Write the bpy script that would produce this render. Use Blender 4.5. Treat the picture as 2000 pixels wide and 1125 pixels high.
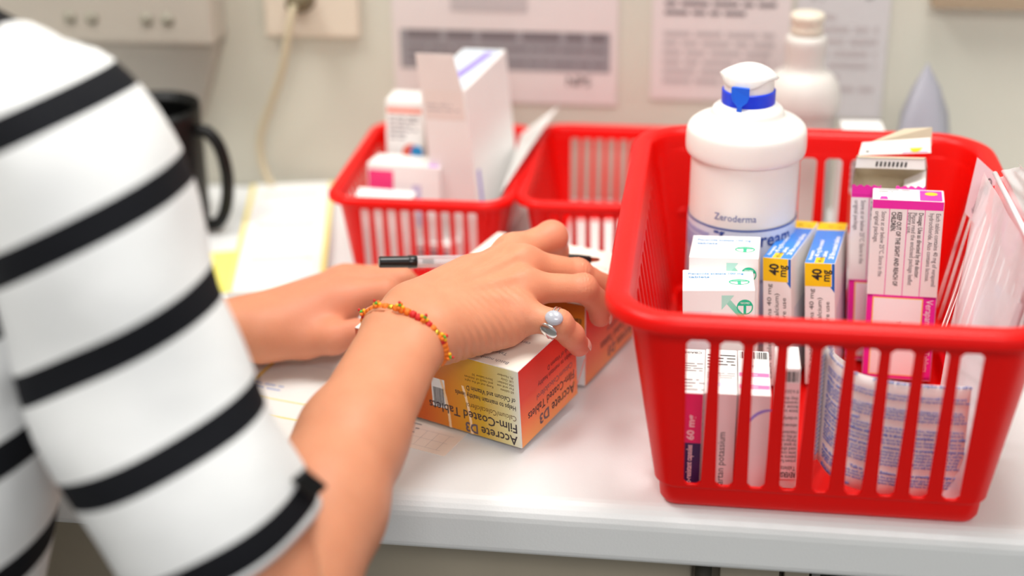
import bpy, bmesh, math, random
import numpy as np
from math import radians, sin, cos, pi
from mathutils import Vector, Matrix, Euler
random.seed(4)
rng = np.random.default_rng(7)
scn = bpy.context.scene
for o in list(bpy.data.objects): bpy.data.objects.remove(o)
COL = scn.collection
Z0 = 0.90            # height of the worktop; everything below is written relative to it

# ------------------------------------------------------------------ camera
cam = bpy.data.cameras.new('camera'); camo = bpy.data.objects.new('camera', cam); COL.objects.link(camo)
P, YAW, ROLL = radians(24.7), radians(8.0), radians(-0.75)
fw = Vector((-sin(YAW)*cos(P), cos(YAW)*cos(P), -sin(P)))
r0 = Vector((cos(YAW), sin(YAW), 0)); u0 = r0.cross(fw)
R_ = cos(ROLL)*r0 + sin(ROLL)*u0; U_ = -sin(ROLL)*r0 + cos(ROLL)*u0
M = Matrix((R_, U_, -fw)).transposed().to_4x4(); M.translation = Vector((0, 0, 0.47 + Z0))
camo.matrix_world = M
cam.sensor_width = 36; cam.lens = 52.2; cam.clip_start = 0.02
cam.dof.use_dof = True; cam.dof.focus_distance = 0.893; cam.dof.aperture_fstop = 2.45
scn.camera = camo
# ------------------------------------------------------------------ light
scn.view_settings.view_transform = 'Standard'; scn.view_settings.look = 'None'
scn.view_settings.gamma = 1; scn.view_settings.use_curve_mapping = False
scn.view_settings.exposure = 0.18
w = bpy.data.worlds.new('world'); scn.world = w; w.use_nodes = True
w.node_tree.nodes['Background'].inputs[0].default_value = (0.95, 0.98, 1.0, 1)
w.node_tree.nodes['Background'].inputs[1].default_value = 0.40
def area(name, loc, target, sx, sy, power, col=(1, .995, .985)):
    l = bpy.data.lights.new(name, 'AREA'); l.shape = 'RECTANGLE'; l.size = sx; l.size_y = sy; l.energy = power; l.color = col
    o = bpy.data.objects.new(name, l); COL.objects.link(o); o.location = loc
    o.rotation_euler = (Vector(target) - Vector(loc)).to_track_quat('-Z', 'Y').to_euler()
area('ceiling_panel_light_near', (0.15, 0.80, 2.52), (0.10, 0.80, 0), .8, .5, 11.5)
area('ceiling_panel_light_far', (-0.95, 0.60, 2.52), (-0.85, 0.60, 0), .8, .5, 14)
area('ceiling_panel_light_behind', (0.3, -1.2, 2.52), (0.2, -.6, 0.5), 1.2, .6, 24)

# ------------------------------------------------------------------ materials
MATS = {}
def srgb(c):
    return tuple(((v/255)/12.92 if v/255 <= .04045 else ((v/255+.055)/1.055)**2.4) for v in c)
def mat(name, rgb, rough=.5, spec=.5, metal=0, var=.04, vscale=40, bump=0, bscale=300, sss=0, sssr=(1, .3, .1), transl=0, alpha=None, coat=0, emit=0):
    if name in MATS: return MATS[name]
    m = bpy.data.materials.new(name); m.use_nodes = True; nt = m.node_tree; N = nt.nodes; L = nt.links
    b = N['Principled BSDF']; c = srgb(rgb)
    tc = N.new('ShaderNodeTexCoord')
    nz = N.new('ShaderNodeTexNoise'); nz.inputs['Scale'].default_value = vscale; nz.inputs['Detail'].default_value = 3
    L.new(tc.outputs['Object'], nz.inputs['Vector'])
    mx = N.new('ShaderNodeMix'); mx.data_type = 'RGBA'
    mx.inputs['A'].default_value = tuple(v*(1-var) for v in c)+(1,); mx.inputs['B'].default_value = tuple(min(1, v*(1+var)) for v in c)+(1,)
    L.new(nz.outputs['Fac'], mx.inputs['Factor']); L.new(mx.outputs['Result'], b.inputs['Base Color'])
    b.inputs['Roughness'].default_value = rough; b.inputs['Specular IOR Level'].default_value = spec; b.inputs['Metallic'].default_value = metal
    if coat: b.inputs['Coat Weight'].default_value = coat; b.inputs['Coat Roughness'].default_value = .15
    if bump:
        n2 = N.new('ShaderNodeTexNoise'); n2.inputs['Scale'].default_value = bscale; n2.inputs['Detail'].default_value = 4
        L.new(tc.outputs['Object'], n2.inputs['Vector'])
        bp = N.new('ShaderNodeBump'); bp.inputs['Strength'].default_value = bump; bp.inputs['Distance'].default_value = .001
        L.new(n2.outputs['Fac'], bp.inputs['Height']); L.new(bp.outputs['Normal'], b.inputs['Normal'])
    if sss:
        b.inputs['Subsurface Weight'].default_value = sss; b.inputs['Subsurface Radius'].default_value = sssr; b.inputs['Subsurface Scale'].default_value = .006
    out = N['Material Output']; last = b.outputs[0]
    if transl:
        t = N.new('ShaderNodeBsdfTranslucent'); L.new(mx.outputs['Result'], t.inputs['Color'])
        ms = N.new('ShaderNodeMixShader'); ms.inputs[0].default_value = transl; L.new(last, ms.inputs[1]); L.new(t.outputs[0], ms.inputs[2]); last = ms.outputs[0]
    if alpha is not None:
        t = N.new('ShaderNodeBsdfTransparent')
        ms = N.new('ShaderNodeMixShader'); ms.inputs[0].default_value = alpha; L.new(t.outputs[0], ms.inputs[1]); L.new(last, ms.inputs[2]); last = ms.outputs[0]
    if emit:
        b.inputs['Emission Color'].default_value = c+(1,); b.inputs['Emission Strength'].default_value = emit
    L.new(last, out.inputs['Surface'])
    m.diffuse_color = c+(1,)
    MATS[name] = m; return m
def uvgrad(name, stops, axis='X', rough=.35, stops2=None):
    """procedural print: colour ramp along U (and V)"""
    if name in MATS: return MATS[name]
    m = bpy.data.materials.new(name); m.use_nodes = True; nt = m.node_tree; N = nt.nodes; L = nt.links; b = N['Principled BSDF']
    uv = N.new('ShaderNodeUVMap'); uv.uv_map = 'UVMap'; sp = N.new('ShaderNodeSeparateXYZ'); L.new(uv.outputs[0], sp.inputs[0])
    def ramp(st, ax):
        r = N.new('ShaderNodeValToRGB'); e = r.color_ramp.elements
        while len(e) < len(st): e.new(.5)
        for k, (p, c) in enumerate(st): e[k].position = p; e[k].color = srgb(c)+(1,)
        L.new(sp.outputs[ax], r.inputs[0]); return r.outputs[0]
    o = ramp(stops, axis)
    if stops2:
        o2 = ramp(stops2, 'Y' if axis == 'X' else 'X')
        mx = N.new('ShaderNodeMix'); mx.data_type = 'RGBA'; mx.blend_type = 'MULTIPLY'; mx.inputs['Factor'].default_value = 1
        L.new(o, mx.inputs['A']); L.new(o2, mx.inputs['B']); o = mx.outputs['Result']
    L.new(o, b.inputs['Base Color']); b.inputs['Roughness'].default_value = rough
    MATS[name] = m; return m
RED = mat('red_plastic', (248, 10, 4), rough=.34, spec=.4, var=.02, transl=.25, bump=.05, bscale=700)
CARD = mat('white_carton', (243, 240, 238), rough=.38, var=.02)
CARDIN = mat('raw_board', (205, 190, 165), rough=.8, var=.05)
INK = mat('black_ink', (35, 33, 38), rough=.5)
GREY = mat('grey_ink', (120, 118, 125), rough=.5)
PAPER = mat('paper', (244, 243, 240), rough=.7, var=.02, transl=.1)
BLUEINK = mat('blue_ink', (95, 125, 205), rough=.6)
LBLUEINK = mat('pale_blue_ink', (150, 170, 215), rough=.6)
MAG = mat('magenta_print', (236, 42, 170), rough=.35)
GREEN = mat('green_print', (10, 185, 140), rough=.35)
WHITEP = mat('white_print', (250, 250, 250), rough=.4)
YEL = mat('yellow_print', (252, 208, 10), rough=.35)
BLU = mat('blue_print', (60, 140, 232), rough=.35)
DBLU = mat('deep_blue_print', (20, 100, 190), rough=.35)
NAVY = mat('navy_print', (62, 40, 92), rough=.35)
PINK = mat('pink_print', (228, 40, 110), rough=.35)
PALEPINK = mat('pale_pink_print', (240, 120, 175), rough=.35)
BLACKP = mat('black_plastic', (22, 22, 24), rough=.3, var=.05)
LILAC = mat('lilac_print', (150, 130, 215), rough=.4)

# ------------------------------------------------------------------ object helpers
def finish(o, parent, label=None, cat=None, group=None, kind=None):
    COL.objects.link(o)
    if parent is not None: o.parent = parent
    if label: o['label'] = label
    if cat: o['category'] = cat
    if group: o['group'] = group
    if kind: o['kind'] = kind
    return o
def thing(name, loc, rot, label, cat, group=None):
    o = bpy.data.objects.new(name, None); o.empty_display_size = .02
    o.location = loc; o.rotation_euler = rot
    return finish(o, None, label, cat, group)
class MB:
    def __init__(s): s.v = []; s.f = []; s.m = []; s.uv = []; s.mats = []
    def mi(s, m):
        if m not in s.mats: s.mats.append(m)
        return s.mats.index(m)
    def add(s, vs, fs, m, uvs=None):
        n = len(s.v); s.v += [tuple(v) for v in vs]; k = s.mi(m)
        for i, f in enumerate(fs):
            s.f.append([n+j for j in f]); s.m.append(k)
            s.uv.append([tuple(uvs[j]) for j in f] if uvs is not None else [(0, 0)]*len(f))
    def quad(s, p, m): s.add(p, [(0, 1, 2, 3)], m, [(0, 0), (1, 0), (1, 1), (0, 1)])
    def box(s, lo, hi, m):
        x0, y0, z0 = lo; x1, y1, z1 = hi
        s.add([(x0, y0, z0), (x1, y0, z0), (x1, y1, z0), (x0, y1, z0), (x0, y0, z1), (x1, y0, z1), (x1, y1, z1), (x0, y1, z1)],
              [(3, 2, 1, 0), (4, 5, 6, 7), (0, 1, 5, 4), (1, 2, 6, 5), (2, 3, 7, 6), (3, 0, 4, 7)], m)
    def build(s, name, parent=None, loc=(0, 0, 0), rot=(0, 0, 0), smooth=False, bevel=0, solid=0, sub=0, **k):
        me = bpy.data.meshes.new(name); me.from_pydata(s.v, [], s.f)
        for m in s.mats: me.materials.append(m)
        me.polygons.foreach_set('material_index', s.m)
        uvl = me.uv_layers.new(name='UVMap'); flat = [c for f in s.uv for uv in f for c in uv]; uvl.data.foreach_set('uv', flat)
        if smooth: me.polygons.foreach_set('use_smooth', [True]*len(s.f))
        me.update(); o = bpy.data.objects.new(name, me); o.location = loc; o.rotation_euler = rot
        if solid: md = o.modifiers.new('solid', 'SOLIDIFY'); md.thickness = solid; md.offset = -1
        if bevel: md = o.modifiers.new('bevel', 'BEVEL'); md.width = bevel; md.segments = 3; md.limit_method = 'ANGLE'; md.angle_limit = radians(40)
        if sub: md = o.modifiers.new('sub', 'SUBSURF'); md.levels = sub; md.render_levels = sub
        return finish(o, parent, **k)
def tube_pts(pts, rad, seg=10, closed=False, ell=None):
    """tube along a polyline: verts, faces"""
    pts = [Vector(p) for p in pts]; n = len(pts); vs = []; fs = []
    if not hasattr(rad, '__len__'): rad = [rad]*n
    t0 = (pts[1]-pts[0]).normalized(); up = Vector((0, 0, 1)) if abs(t0.z) < .9 else Vector((1, 0, 0))
    for i, p in enumerate(pts):
        a = pts[i-1] if (i > 0 or closed) else p; b = pts[(i+1) % n] if (i < n-1 or closed) else p
        t = (b-a).normalized(); x = t.cross(up).normalized(); y = x.cross(t); up = y if not closed else up
        for k in range(seg):
            an = 2*pi*k/seg; vs.append(p + float(rad[i])*(cos(an)*x + sin(an)*y))
    m = n if closed else n-1
    for i in range(m):
        for k in range(seg):
            a = i*seg+k; b = i*seg+(k+1) % seg; c = ((i+1) % n)*seg+(k+1) % seg; d = ((i+1) % n)*seg+k
            fs.append((a, b, c, d))
    if not closed: fs += [tuple(range(seg))[::-1], tuple((n-1)*seg+k for k in range(seg))]
    return vs, fs
def lathe(prof, seg=64, arc=None):
    vs = []; fs = []
    n = len(prof)
    for k in range(seg):
        a = 2*pi*k/seg
        for r, z in prof: vs.append((r*cos(a), r*sin(a), z))
    for k in range(seg):
        for i in range(n-1):
            a = k*n+i; b = ((k+1) % seg)*n+i
            fs.append((a, b, b+1, a+1))
    return vs, fs
def smooth_prof(pts, n=4):
    P_ = [np.array(p, float) for p in pts]; out = []
    for i in range(len(P_)-1):
        p0 = P_[max(i-1, 0)]; p1 = P_[i]; p2 = P_[i+1]; p3 = P_[min(i+2, len(P_)-1)]
        for k in range(n):
            t = k/n; out.append(.5*((2*p1)+(-p0+p2)*t+(2*p0-5*p1+4*p2-p3)*t*t+(-p0+3*p1-3*p2+p3)*t**3))
    out.append(P_[-1]); return out
def ball(mb, c_, r, m, n=8, sx=None):
    vs = []; fs = []
    for i in range(n+1):
        for k in range(n*2): th = pi*i/n; f_ = 2*pi*k/(n*2); vs.append(Vector(c_)+r*Vector((sin(th)*cos(f_), sin(th)*sin(f_), cos(th))))
    for i in range(n):
        for k in range(n*2): j = (k+1) % (n*2); fs.append((i*n*2+k, (i+1)*n*2+k, (i+1)*n*2+j, i*n*2+j))
    mb.add(vs, fs, m)
# text as flat geometry -------------------------------------------------
_T = {}
def glyphs(s, bold=0., res=2):
    key = (s, bold, res)
    if key in _T: return _T[key]
    c = bpy.data.curves.new('t', 'FONT'); c.body = s; c.size = 1; c.resolution_u = res; c.offset = bold
    o = bpy.data.objects.new('t', c); COL.objects.link(o)
    dg = bpy.context.evaluated_depsgraph_get(); me = bpy.data.meshes.new_from_object(o.evaluated_get(dg))
    V = np.array([v.co[:2] for v in me.vertices]) if len(me.vertices) else np.zeros((0, 2)); Fs = [tuple(p.vertices) for p in me.polygons]
    bpy.data.objects.remove(o); bpy.data.curves.remove(c); bpy.data.meshes.remove(me)
    if len(V): V[:, 0] -= V[:, 0].min()
    _T[key] = (V, Fs, V[:, 0].max() if len(V) else 1); return _T[key]
class Frame:
    """flat printing surface: origin, u and v axes (metres)"""
    def __init__(s, O, U, V, wu=1, hv=1, fn=None):
        s.O = Vector(O); s.U = Vector(U).normalized(); s.V = Vector(V).normalized(); s.N = s.U.cross(s.V); s.w = wu; s.h = hv; s.fn = fn
    def p(s, u, v, l=.0001):
        if s.fn: return s.fn(u, v, l)
        return s.O + s.U*u + s.V*v + s.N*l
    def flip(s):
        return Frame(s.O+s.U*s.w+s.V*s.h, -s.U, -s.V, s.w, s.h)
    def rot(s, k):       # k=1: text reads upwards, k=-1: downwards
        if k == 1: return Frame(s.O+s.U*s.w, s.V, -s.U, s.h, s.w)
        return Frame(s.O+s.V*s.h, -s.V, s.U, s.h, s.w)
def rect(mb, fr, u0, v0, u1, v1, m, l=.00008, nu=1):
    for k in range(nu):
        a = u0+(u1-u0)*k/nu; b = u0+(u1-u0)*(k+1)/nu
        mb.add([fr.p(a, v0, l), fr.p(b, v0, l), fr.p(b, v1, l), fr.p(a, v1, l)], [(0, 1, 2, 3)], m, [(k/nu, 0), ((k+1)/nu, 0), ((k+1)/nu, 1), (k/nu, 1)])
def poly(mb, fr, pts, m, l=.0001):
    mb.add([fr.p(u, v, l) for u, v in pts], [tuple(range(len(pts)))], m)
def text(mb, fr, s, u, v, m, size=None, width=None, bold=0., l=.00016, res=2, sq=1.):
    V, Fs, W = glyphs(s, bold, res)
    k = size if size else width/W; kx = (width/W) if width else k
    mb.add([fr.p(u+x*kx*sq, v+y*k, l) for x, y in V], Fs, m)
def lines(mb, fr, u0, v0, u1, v1, n, m, th=.35, l=.00012, seed=0, words=True):
    """rows of tiny unreadable print as dashes of word length"""
    rr = random.Random(seed); dv = (v1-v0)/n
    for i in range(n):
        u = u0; v = v1-(i+1)*dv+dv*.3; end = u1 if rr.random() < .7 else u0+(u1-u0)*rr.uniform(.4, .9)
        while u < end:
            wd = min(rr.uniform(1.5, 5)*dv*.7, end-u)
            rect(mb, fr, u, v, u+wd, v+dv*th, m, l); u += wd+dv*.45
def barcode(mb, fr, u0, v0, u1, v1, m, seed=1, vertical=False):
    rr = random.Random(seed); a = u0
    while a < u1:
        wd = rr.choice([1, 1, 2, 3])*(u1-u0)/70
        rect(mb, fr, a, v0, min(a+wd, u1), v1, m, .00014); a += wd+rr.choice([1, 1, 2])*(u1-u0)/70
def disc(mb, fr, u, v, r, m, l=.00012, n=28, r2=0, sy=1.):
    if r2:
        vs = []; fs = []
        for k in range(n):
            a = 2*pi*k/n; vs += [fr.p(u+r*cos(a), v+r*sy*sin(a), l), fr.p(u+r2*cos(a), v+r2*sy*sin(a), l)]
        for k in range(n):
            j = (k+1) % n; fs.append((2*k, 2*j, 2*j+1, 2*k+1))
        mb.add(vs, fs, m)
    else: mb.add([fr.p(u+r*cos(2*pi*k/n), v+r*sy*sin(2*pi*k/n), l) for k in range(n)], [tuple(range(n))], m)

class Carton:
    """closed folded carton with its print; corner-based pose"""
    def __init__(s, w, d, h, m=CARD, bev=.0006, mat_faces=None, open_top=False):
        s.w, s.d, s.h = w, d, h; s.mb = MB(); bm = bmesh.new()
        bmesh.ops.create_cube(bm, size=1)
        for v in bm.verts: v.co = Vector((v.co.x*w, v.co.y*d, v.co.z*h+h/2))
        if open_top:
            bmesh.ops.delete(bm, geom=[f for f in bm.faces if f.calc_center_median().z > h-1e-5], context='FACES_ONLY')
            bmesh.ops.bevel(bm, geom=[e for e in bm.edges if abs(e.verts[0].co.z-e.verts[1].co.z) > h/2], offset=bev, segments=2, profile=.5, affect='EDGES')
        else: bmesh.ops.bevel(bm, geom=bm.edges[:], offset=bev, segments=2, profile=.5, affect='EDGES')
        bm.verts.index_update()
        s.mb.add([v.co.copy() for v in bm.verts], [[v.index for v in f.verts] for f in bm.faces], m); bm.free()
        X, Y = w/2, d/2
        s.front = Frame((-X, -Y, 0), (1, 0, 0), (0, 0, 1), w, h)
        s.back = Frame((X, Y, 0), (-1, 0, 0), (0, 0, 1), w, h)
        s.right = Frame((X, -Y, 0), (0, 1, 0), (0, 0, 1), d, h)
        s.left = Frame((-X, Y, 0), (0, -1, 0), (0, 0, 1), d, h)
        s.top = Frame((-X, -Y, h), (1, 0, 0), (0, 1, 0), w, d)
    def seam(s, fr, v, m=GREY):
        rect(s.mb, fr, fr.w*.03, v, fr.w*.97, v+.00035, mat('fold_line', (205, 198, 196)), .0001)
    def place(s, name, c, rot, label, cat='box', group=None, **k):
        """c: near-left bottom corner; rot: z,x,y degrees"""
        e = Euler((radians(rot[1]), radians(rot[2]), radians(rot[0])), 'XYZ'); m = e.to_matrix()
        loc = Vector(c)+m@Vector((s.w/2, s.d/2, 0))
        return s.mb.build(name, None, loc, e, label=label, cat=cat, group=group, **k)

# ------------------------------------------------------------------ SDF mesher (surface nets) for bodies
def seg_d(p, a, b, ra, rb):
    a = np.array(a, np.float32); b = np.array(b, np.float32); ab = b-a; t = np.clip(((p-a)@ab)/float(ab@ab), 0, 1)
    return np.linalg.norm(p-a-t[:, None]*ab, axis=1)-(ra+(rb-ra)*t)
def ell_d(p, c, r, A=None):
    q = p-np.array(c, np.float32)
    if A is not None: q = q@A            # columns of A: local axes
    r = np.array(r, np.float32); k0 = np.linalg.norm(q/r, axis=1); k1 = np.linalg.norm(q/(r*r), axis=1)
    return k0*(k0-1)/np.maximum(k1, 1e-6)
def smin(a, b, k):
    h = np.maximum(k-np.abs(a-b), 0)/k
    return np.minimum(a, b)-h*h*k*.25
def sdf_mesh(f, lo, hi, h):
    lo = np.array(lo, float); hi = np.array(hi, float); B = 12
    nb = np.ceil((hi-lo)/(h*B)).astype(int); n = nb*B+1
    D = np.ones(n, np.float32)
    bi = np.stack(np.meshgrid(*[np.arange(k) for k in nb], indexing='ij'), -1).reshape(-1, 3)
    cen = (lo+(bi*B+B/2)*h).astype(np.float32); dc = f(cen)
    act = np.abs(dc) < h*B*.87*1.35+.002
    for q, d in zip(bi[~act], dc[~act]):
        D[q[0]*B:q[0]*B+B+1, q[1]*B:q[1]*B+B+1, q[2]*B:q[2]*B+B+1] = np.sign(d)
    loc = np.stack(np.meshgrid(*[np.arange(B+1)]*3, indexing='ij'), -1).reshape(-1, 3)
    A = bi[act]
    for s in range(0, len(A), 60):
        q = A[s:s+60]; g = (q[:, None, :]*B+loc[None]).reshape(-1, 3)
        D[g[:, 0], g[:, 1], g[:, 2]] = f((lo+g*h).astype(np.float32))
    S = D < 0; cnt = np.zeros(n-1, np.int8)
    sl = lambda o: tuple(slice(o[i], n[i]-1+o[i]) for i in range(3))
    C8 = [(i, j, k) for i in (0, 1) for j in (0, 1) for k in (0, 1)]
    for o in C8: cnt += S[sl(o)]
    cells = np.argwhere((cnt > 0) & (cnt < 8)); idx = -np.ones(n-1, np.int64); idx[tuple(cells.T)] = np.arange(len(cells))
    acc = np.zeros((len(cells), 3)); num = np.zeros(len(cells))
    for a in C8:
        for ax in range(3):
            if a[ax]: continue
            b = list(a); b[ax] = 1
            ca = cells+a; cb = cells+b; da = D[tuple(ca.T)]; db = D[tuple(cb.T)]
            m = (da < 0) != (db < 0); t = da[m]/(da[m]-db[m]); acc[m] += ca[m]+t[:, None]*(np.array(b)-a); num[m] += 1
    V = lo+acc/num[:, None]*h; Fs = []
    for ax in range(3):
        o1, o2 = [(1, 2), (2, 0), (0, 1)][ax]
        s0 = [slice(0, n[i]) for i in range(3)]; s1 = [slice(0, n[i]) for i in range(3)]
        s0[ax] = slice(0, n[ax]-1); s1[ax] = slice(1, n[ax])
        E = S[tuple(s0)] != S[tuple(s1)]; e = np.argwhere(E)
        ok = (e[:, o1] > 0) & (e[:, o2] > 0) & (e[:, o1] < n[o1]-1) & (e[:, o2] < n[o2]-1); e = e[ok]
        def c(d1, d2):
            q = e.copy(); q[:, o1] += d1; q[:, o2] += d2; return idx[tuple(q.T)]
        Q = np.stack([c(-1, -1), c(0, -1), c(0, 0), c(-1, 0)], 1); neg = ~S[tuple(e.T)]
        Q[neg] = Q[neg][:, ::-1]; Fs.append(Q)
    return V, np.concatenate(Fs)
def chain(p, pts, rad, k=.004):
    d = None
    for i in range(len(pts)-1):
        e = seg_d(p, pts[i], pts[i+1], rad[i], rad[i+1]); d = e if d is None else smin(d, e, k)
    return d

# ================================================================== ROOM
WALLY = 1.205
def struct(name, lo, hi, m, bevel=0, **k):
    mb = MB(); c = [(a+b)/2 for a, b in zip(lo, hi)]
    mb.box([a-q for a, q in zip(lo, c)], [a-q for a, q in zip(hi, c)], m)
    return mb.build(name, None, c, bevel=bevel, kind='structure', **k)
WALL = mat('wall_paint', (207, 204, 190), rough=.7, var=.03, vscale=6, bump=.1, bscale=200)
FLOORM = mat('grey_floor', (120, 120, 118), rough=.5, var=.1, vscale=8)
struct('wall_back', (-2.2, WALLY, -Z0), (2.2, WALLY+.1, 1.7), WALL)
struct('wall_left', (-2.3, -2.5, -Z0), (-2.2, WALLY+.1, 1.7), WALL)
struct('floor', (-2.3, -2.5, -Z0-.05), (2.2, WALLY+.1, -Z0), FLOORM)
struct('ceiling', (-2.3, -2.5, 1.7), (2.2, WALLY+.1, 1.75), mat('ceiling_tile', (235, 235, 230), rough=.9))
LIGHTM = mat('lit_diffuser', (255, 250, 240), emit=3)
for i, (x, y) in enumerate(((.15, .80), (-.95, .60), (.3, -1.2))):
    t = thing('ceiling_light', (x, y, 1.66), (0, 0, 0), ['square white ceiling light panel over the right of the worktop', 'white ceiling light panel over the left of the worktop', 'white ceiling light panel back in the room'][i], 'ceiling light')
    mb = MB(); mb.box((-.42, -.27, 0), (.42, .27, .04), mat('light_frame', (225, 225, 225))); mb.build('frame', t)
    mb = MB(); mb.box((-.4, -.25, -.004), (.4, .25, 0), LIGHTM); mb.build('diffuser', t)

# worktop with rounded front edge
LAM = mat('white_laminate', (230, 231, 231), rough=.33, var=.01, vscale=12, bump=.12, bscale=900)
mb = MB(); prof = [(WALLY-.003, 0)]
for k in range(7): a = pi/2*k/6; prof.append((.728-.012*sin(a), -.012+.012*cos(a)))
for k in range(5): a = pi/2*k/4; prof.append((.722-.006*cos(a), -.030-.006*sin(a)))
prof.append((WALLY-.003, -.036))
n = len(prof); vs = [(x, y, z) for x in (-2.0, 2.0) for y, z in prof]
fs = [(i, (i+1) % n, (i+1) % n+n, i+n) for i in range(n)]+[tuple(range(n))[::-1], tuple(range(n, 2*n))]
mb.add(vs, fs, LAM)
mb.build('worktop', None, label='long white laminate worktop with a rounded front edge under all the baskets', cat='worktop')

# cupboards under the worktop
CAB = mat('grey_cupboard', (172, 161, 142), rough=.5, var=.03)
DARK = mat('dark_recess', (58, 54, 44), rough=.7)
SHADE = mat('inner_shelf', (135, 133, 128), rough=.6)
c = thing('base_cabinet', (-.45, .98, -.9), (0, 0, 0), 'grey cupboard below the worktop, left of the dark handle slot', 'cabinet')
mb = MB(); mb.box((-.55, -.19, .05), (.44, .2, .86), CAB); mb.build('body', c)
mb = MB(); mb.box((-.54, -.215, .08), (.452, -.192, .855), CAB); mb.build('door', c, bevel=.002)
c = thing('base_cabinet', (.04, .98, -.9), (0, 0, 0), 'grey cupboard under the red basket with a dark upright handle slot', 'cabinet')
mb = MB(); mb.box((-.045, -.19, .05), (.033, .2, .86), CAB); mb.build('body', c)
mb = MB(); mb.box((-.021, -.215, .08), (.015, -.192, .855), CAB); d = mb.build('door', c, bevel=.001)
mb = MB(); mb.box((.018, -.215, .08), (.033, -.192, .855), CAB); mb.build('side_strip', c, bevel=.001)
mb = MB(); vs, fs = tube_pts([(-.031, -.222, .55), (-.031, -.222, .845)], .0052, 14); mb.add(vs, fs, DARK); vs, fs = lathe([(0.0001, .0045), (.003, .004), (.0052, .001), (.0052, 0)], 14); mb.add([(x-.031, y-.222, z+.845) for x, y, z in vs], fs, DARK)
mb.build('handle', d, smooth=True, label='dark upright bar handle')
c = thing('open_shelf_unit', (.5, .98, -.9), (0, 0, 0), 'open shelf unit under the right end of the worktop', 'cabinet')
mb = MB(); mb.box((-.42, .18, .05), (.45, .2, .86), SHADE); mb.box((.43, -.21, .05), (.45, .2, .86), SHADE); mb.box((-.425, -.21, .05), (-.42, .2, .86), SHADE); mb.build('body', c)
mb = MB(); mb.box((-.419, -.2, .60), (.43, .19, .62), SHADE); mb.build('shelf', c)
mb = MB(); mb.box((-.16, -.12, 0), (.2, .12, .2), mat('purple_black_box', (52, 30, 62), rough=.5))
mb.build('storage_box', None, (.36, .93, -.2795), label='dark purple storage box on the open shelf under the worktop', cat='box', bevel=.003)

# wall things ------------------------------------------------------
TRK = mat('grey_plastic_cover', (186, 178, 166), rough=.5, var=.03)
SOCK = mat('cream_plastic', (222, 208, 190), rough=.4, var=.02)
t = thing('cable_trunking', (-.52, WALLY, .20), (0, 0, 0), 'grey wall trunking box with round ports at top left', 'trunking')
mb = MB(); mb.box((-.14, -.04, -.062), (.108, 0, .07), TRK); mb.build('cover', t, bevel=.004)
for x in (-.015, .004, .052, .070):
    mb = MB(); vs, fs = lathe([(.0001, .002), (.0035, .002), (.0035, .001), (.0055, .001), (.006, 0)], 20)
    mb.add([(a+x, -.04-z, b-.04) for a, b, z in vs], fs, mat('port_grey', (150, 145, 130), rough=.5)); mb.build('port', t, smooth=True)
mb = MB(); mb.add([(-.14, -.03, -.063), (.106, -.03, -.063), (.078, -.012, -.14), (-.14, -.012, -.14), (-.14, 0, -.063), (.106, 0, -.063), (.078, 0, -.14), (-.14, 0, -.14)],
       [(0, 3, 2, 1), (4, 5, 6, 7), (0, 1, 5, 4), (1, 2, 6, 5), (2, 3, 7, 6), (3, 0, 4, 7)], mat('trunking_lower', (176, 170, 160), rough=.5)); mb.build('lower_cover', t, bevel=.003)
t = thing('wall_socket', (-.335, WALLY, .177), (0, 0, 0), 'cream wall socket plate with a cable plugged in', 'socket')
mb = MB(); mb.box((-.042, -.009, -.038), (.04, 0, .045), SOCK); mb.build('plate', t, bevel=.003)
mb = MB(); vs, fs = tube_pts([(-.008, -.009, -.004), (-.008, -.03, -.004)], [.012, .008], 14); mb.add(vs, fs, mat('plug_brown', (108, 96, 70), rough=.5)); mb.build('plug', t, smooth=True)
mb = MB(); pts = smooth_prof([(-.343, 1.172, .173), (-.347, 1.168, .155), (-.356, 1.17, .12), (-.372, 1.18, .085), (-.385, 1.185, .055), (-.386, 1.185, .03), (-.376, 1.18, .008), (-.36, 1.17, .004)], 5)
vs, fs = tube_pts(pts, .0032, 8); mb.add(vs, fs, mat('cream_cable', (200, 187, 158), rough=.5)); mb.build('power_cable', None, smooth=True, label='cream cable hanging from the wall socket down to the worktop', cat='cable')

POST = mat('poster_paper', (222, 210, 208), rough=.75, var=.02)
GB = mat('grey_band', (150, 146, 150), rough=.7); GL = mat('faint_grey_print', (190, 180, 180), rough=.7); GM = mat('mid_grey_print', (120, 112, 116), rough=.7)
def sheet(name, x0, x1, z0, z1, label, thick=.0008, y=WALLY, cat='notice', m=POST):
    mb = MB(); mb.box((x0, y-thick-.0006, z0), (x1, y-.0006, z1), m); fr = Frame((x0, y-thick-.0006, z0), (1, 0, 0), (0, 0, 1), x1-x0, z1-z0)
    return mb, fr, name, label, cat
mb, fr, nm, lb, ct = sheet('wall_notice', -.268, -.078, .085, .30, 'pinned white notice with a wide grey band and black heading')
rect(mb, fr, .006, .028, .184, .062, GB, .0003)
lines(mb, fr, .012, .050, .18, .062, 1, GM, .7, .0005, 3); lines(mb, fr, .012, .032, .18, .050, 3, GM, .4, .0005, 5)
text(mb, fr, 'NPS', .148, .016, INK, size=.012, l=.0006); rect(mb, fr, .05, .078, .115, .092, GL, .0004); lines(mb, fr, .012, .1, .18, .2, 9, GL, .4, .0004, 9)
mb.build(nm, None, label=lb, cat=ct)
mb, fr, nm, lb, ct = sheet('wall_notice', -.050, .062, .092, .32, 'white notice with lines of small grey print behind the second red basket')
lines(mb, fr, .01, .07, .10, .10, 4, GM, .45, .0004, 11); lines(mb, fr, .01, .10, .10, .2, 10, GL, .4, .0004, 12); lines(mb, fr, .01, .012, .10, .06, 6, GL, .5, .0004, 13)
mb.build(nm, None, label=lb, cat=ct)
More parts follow.
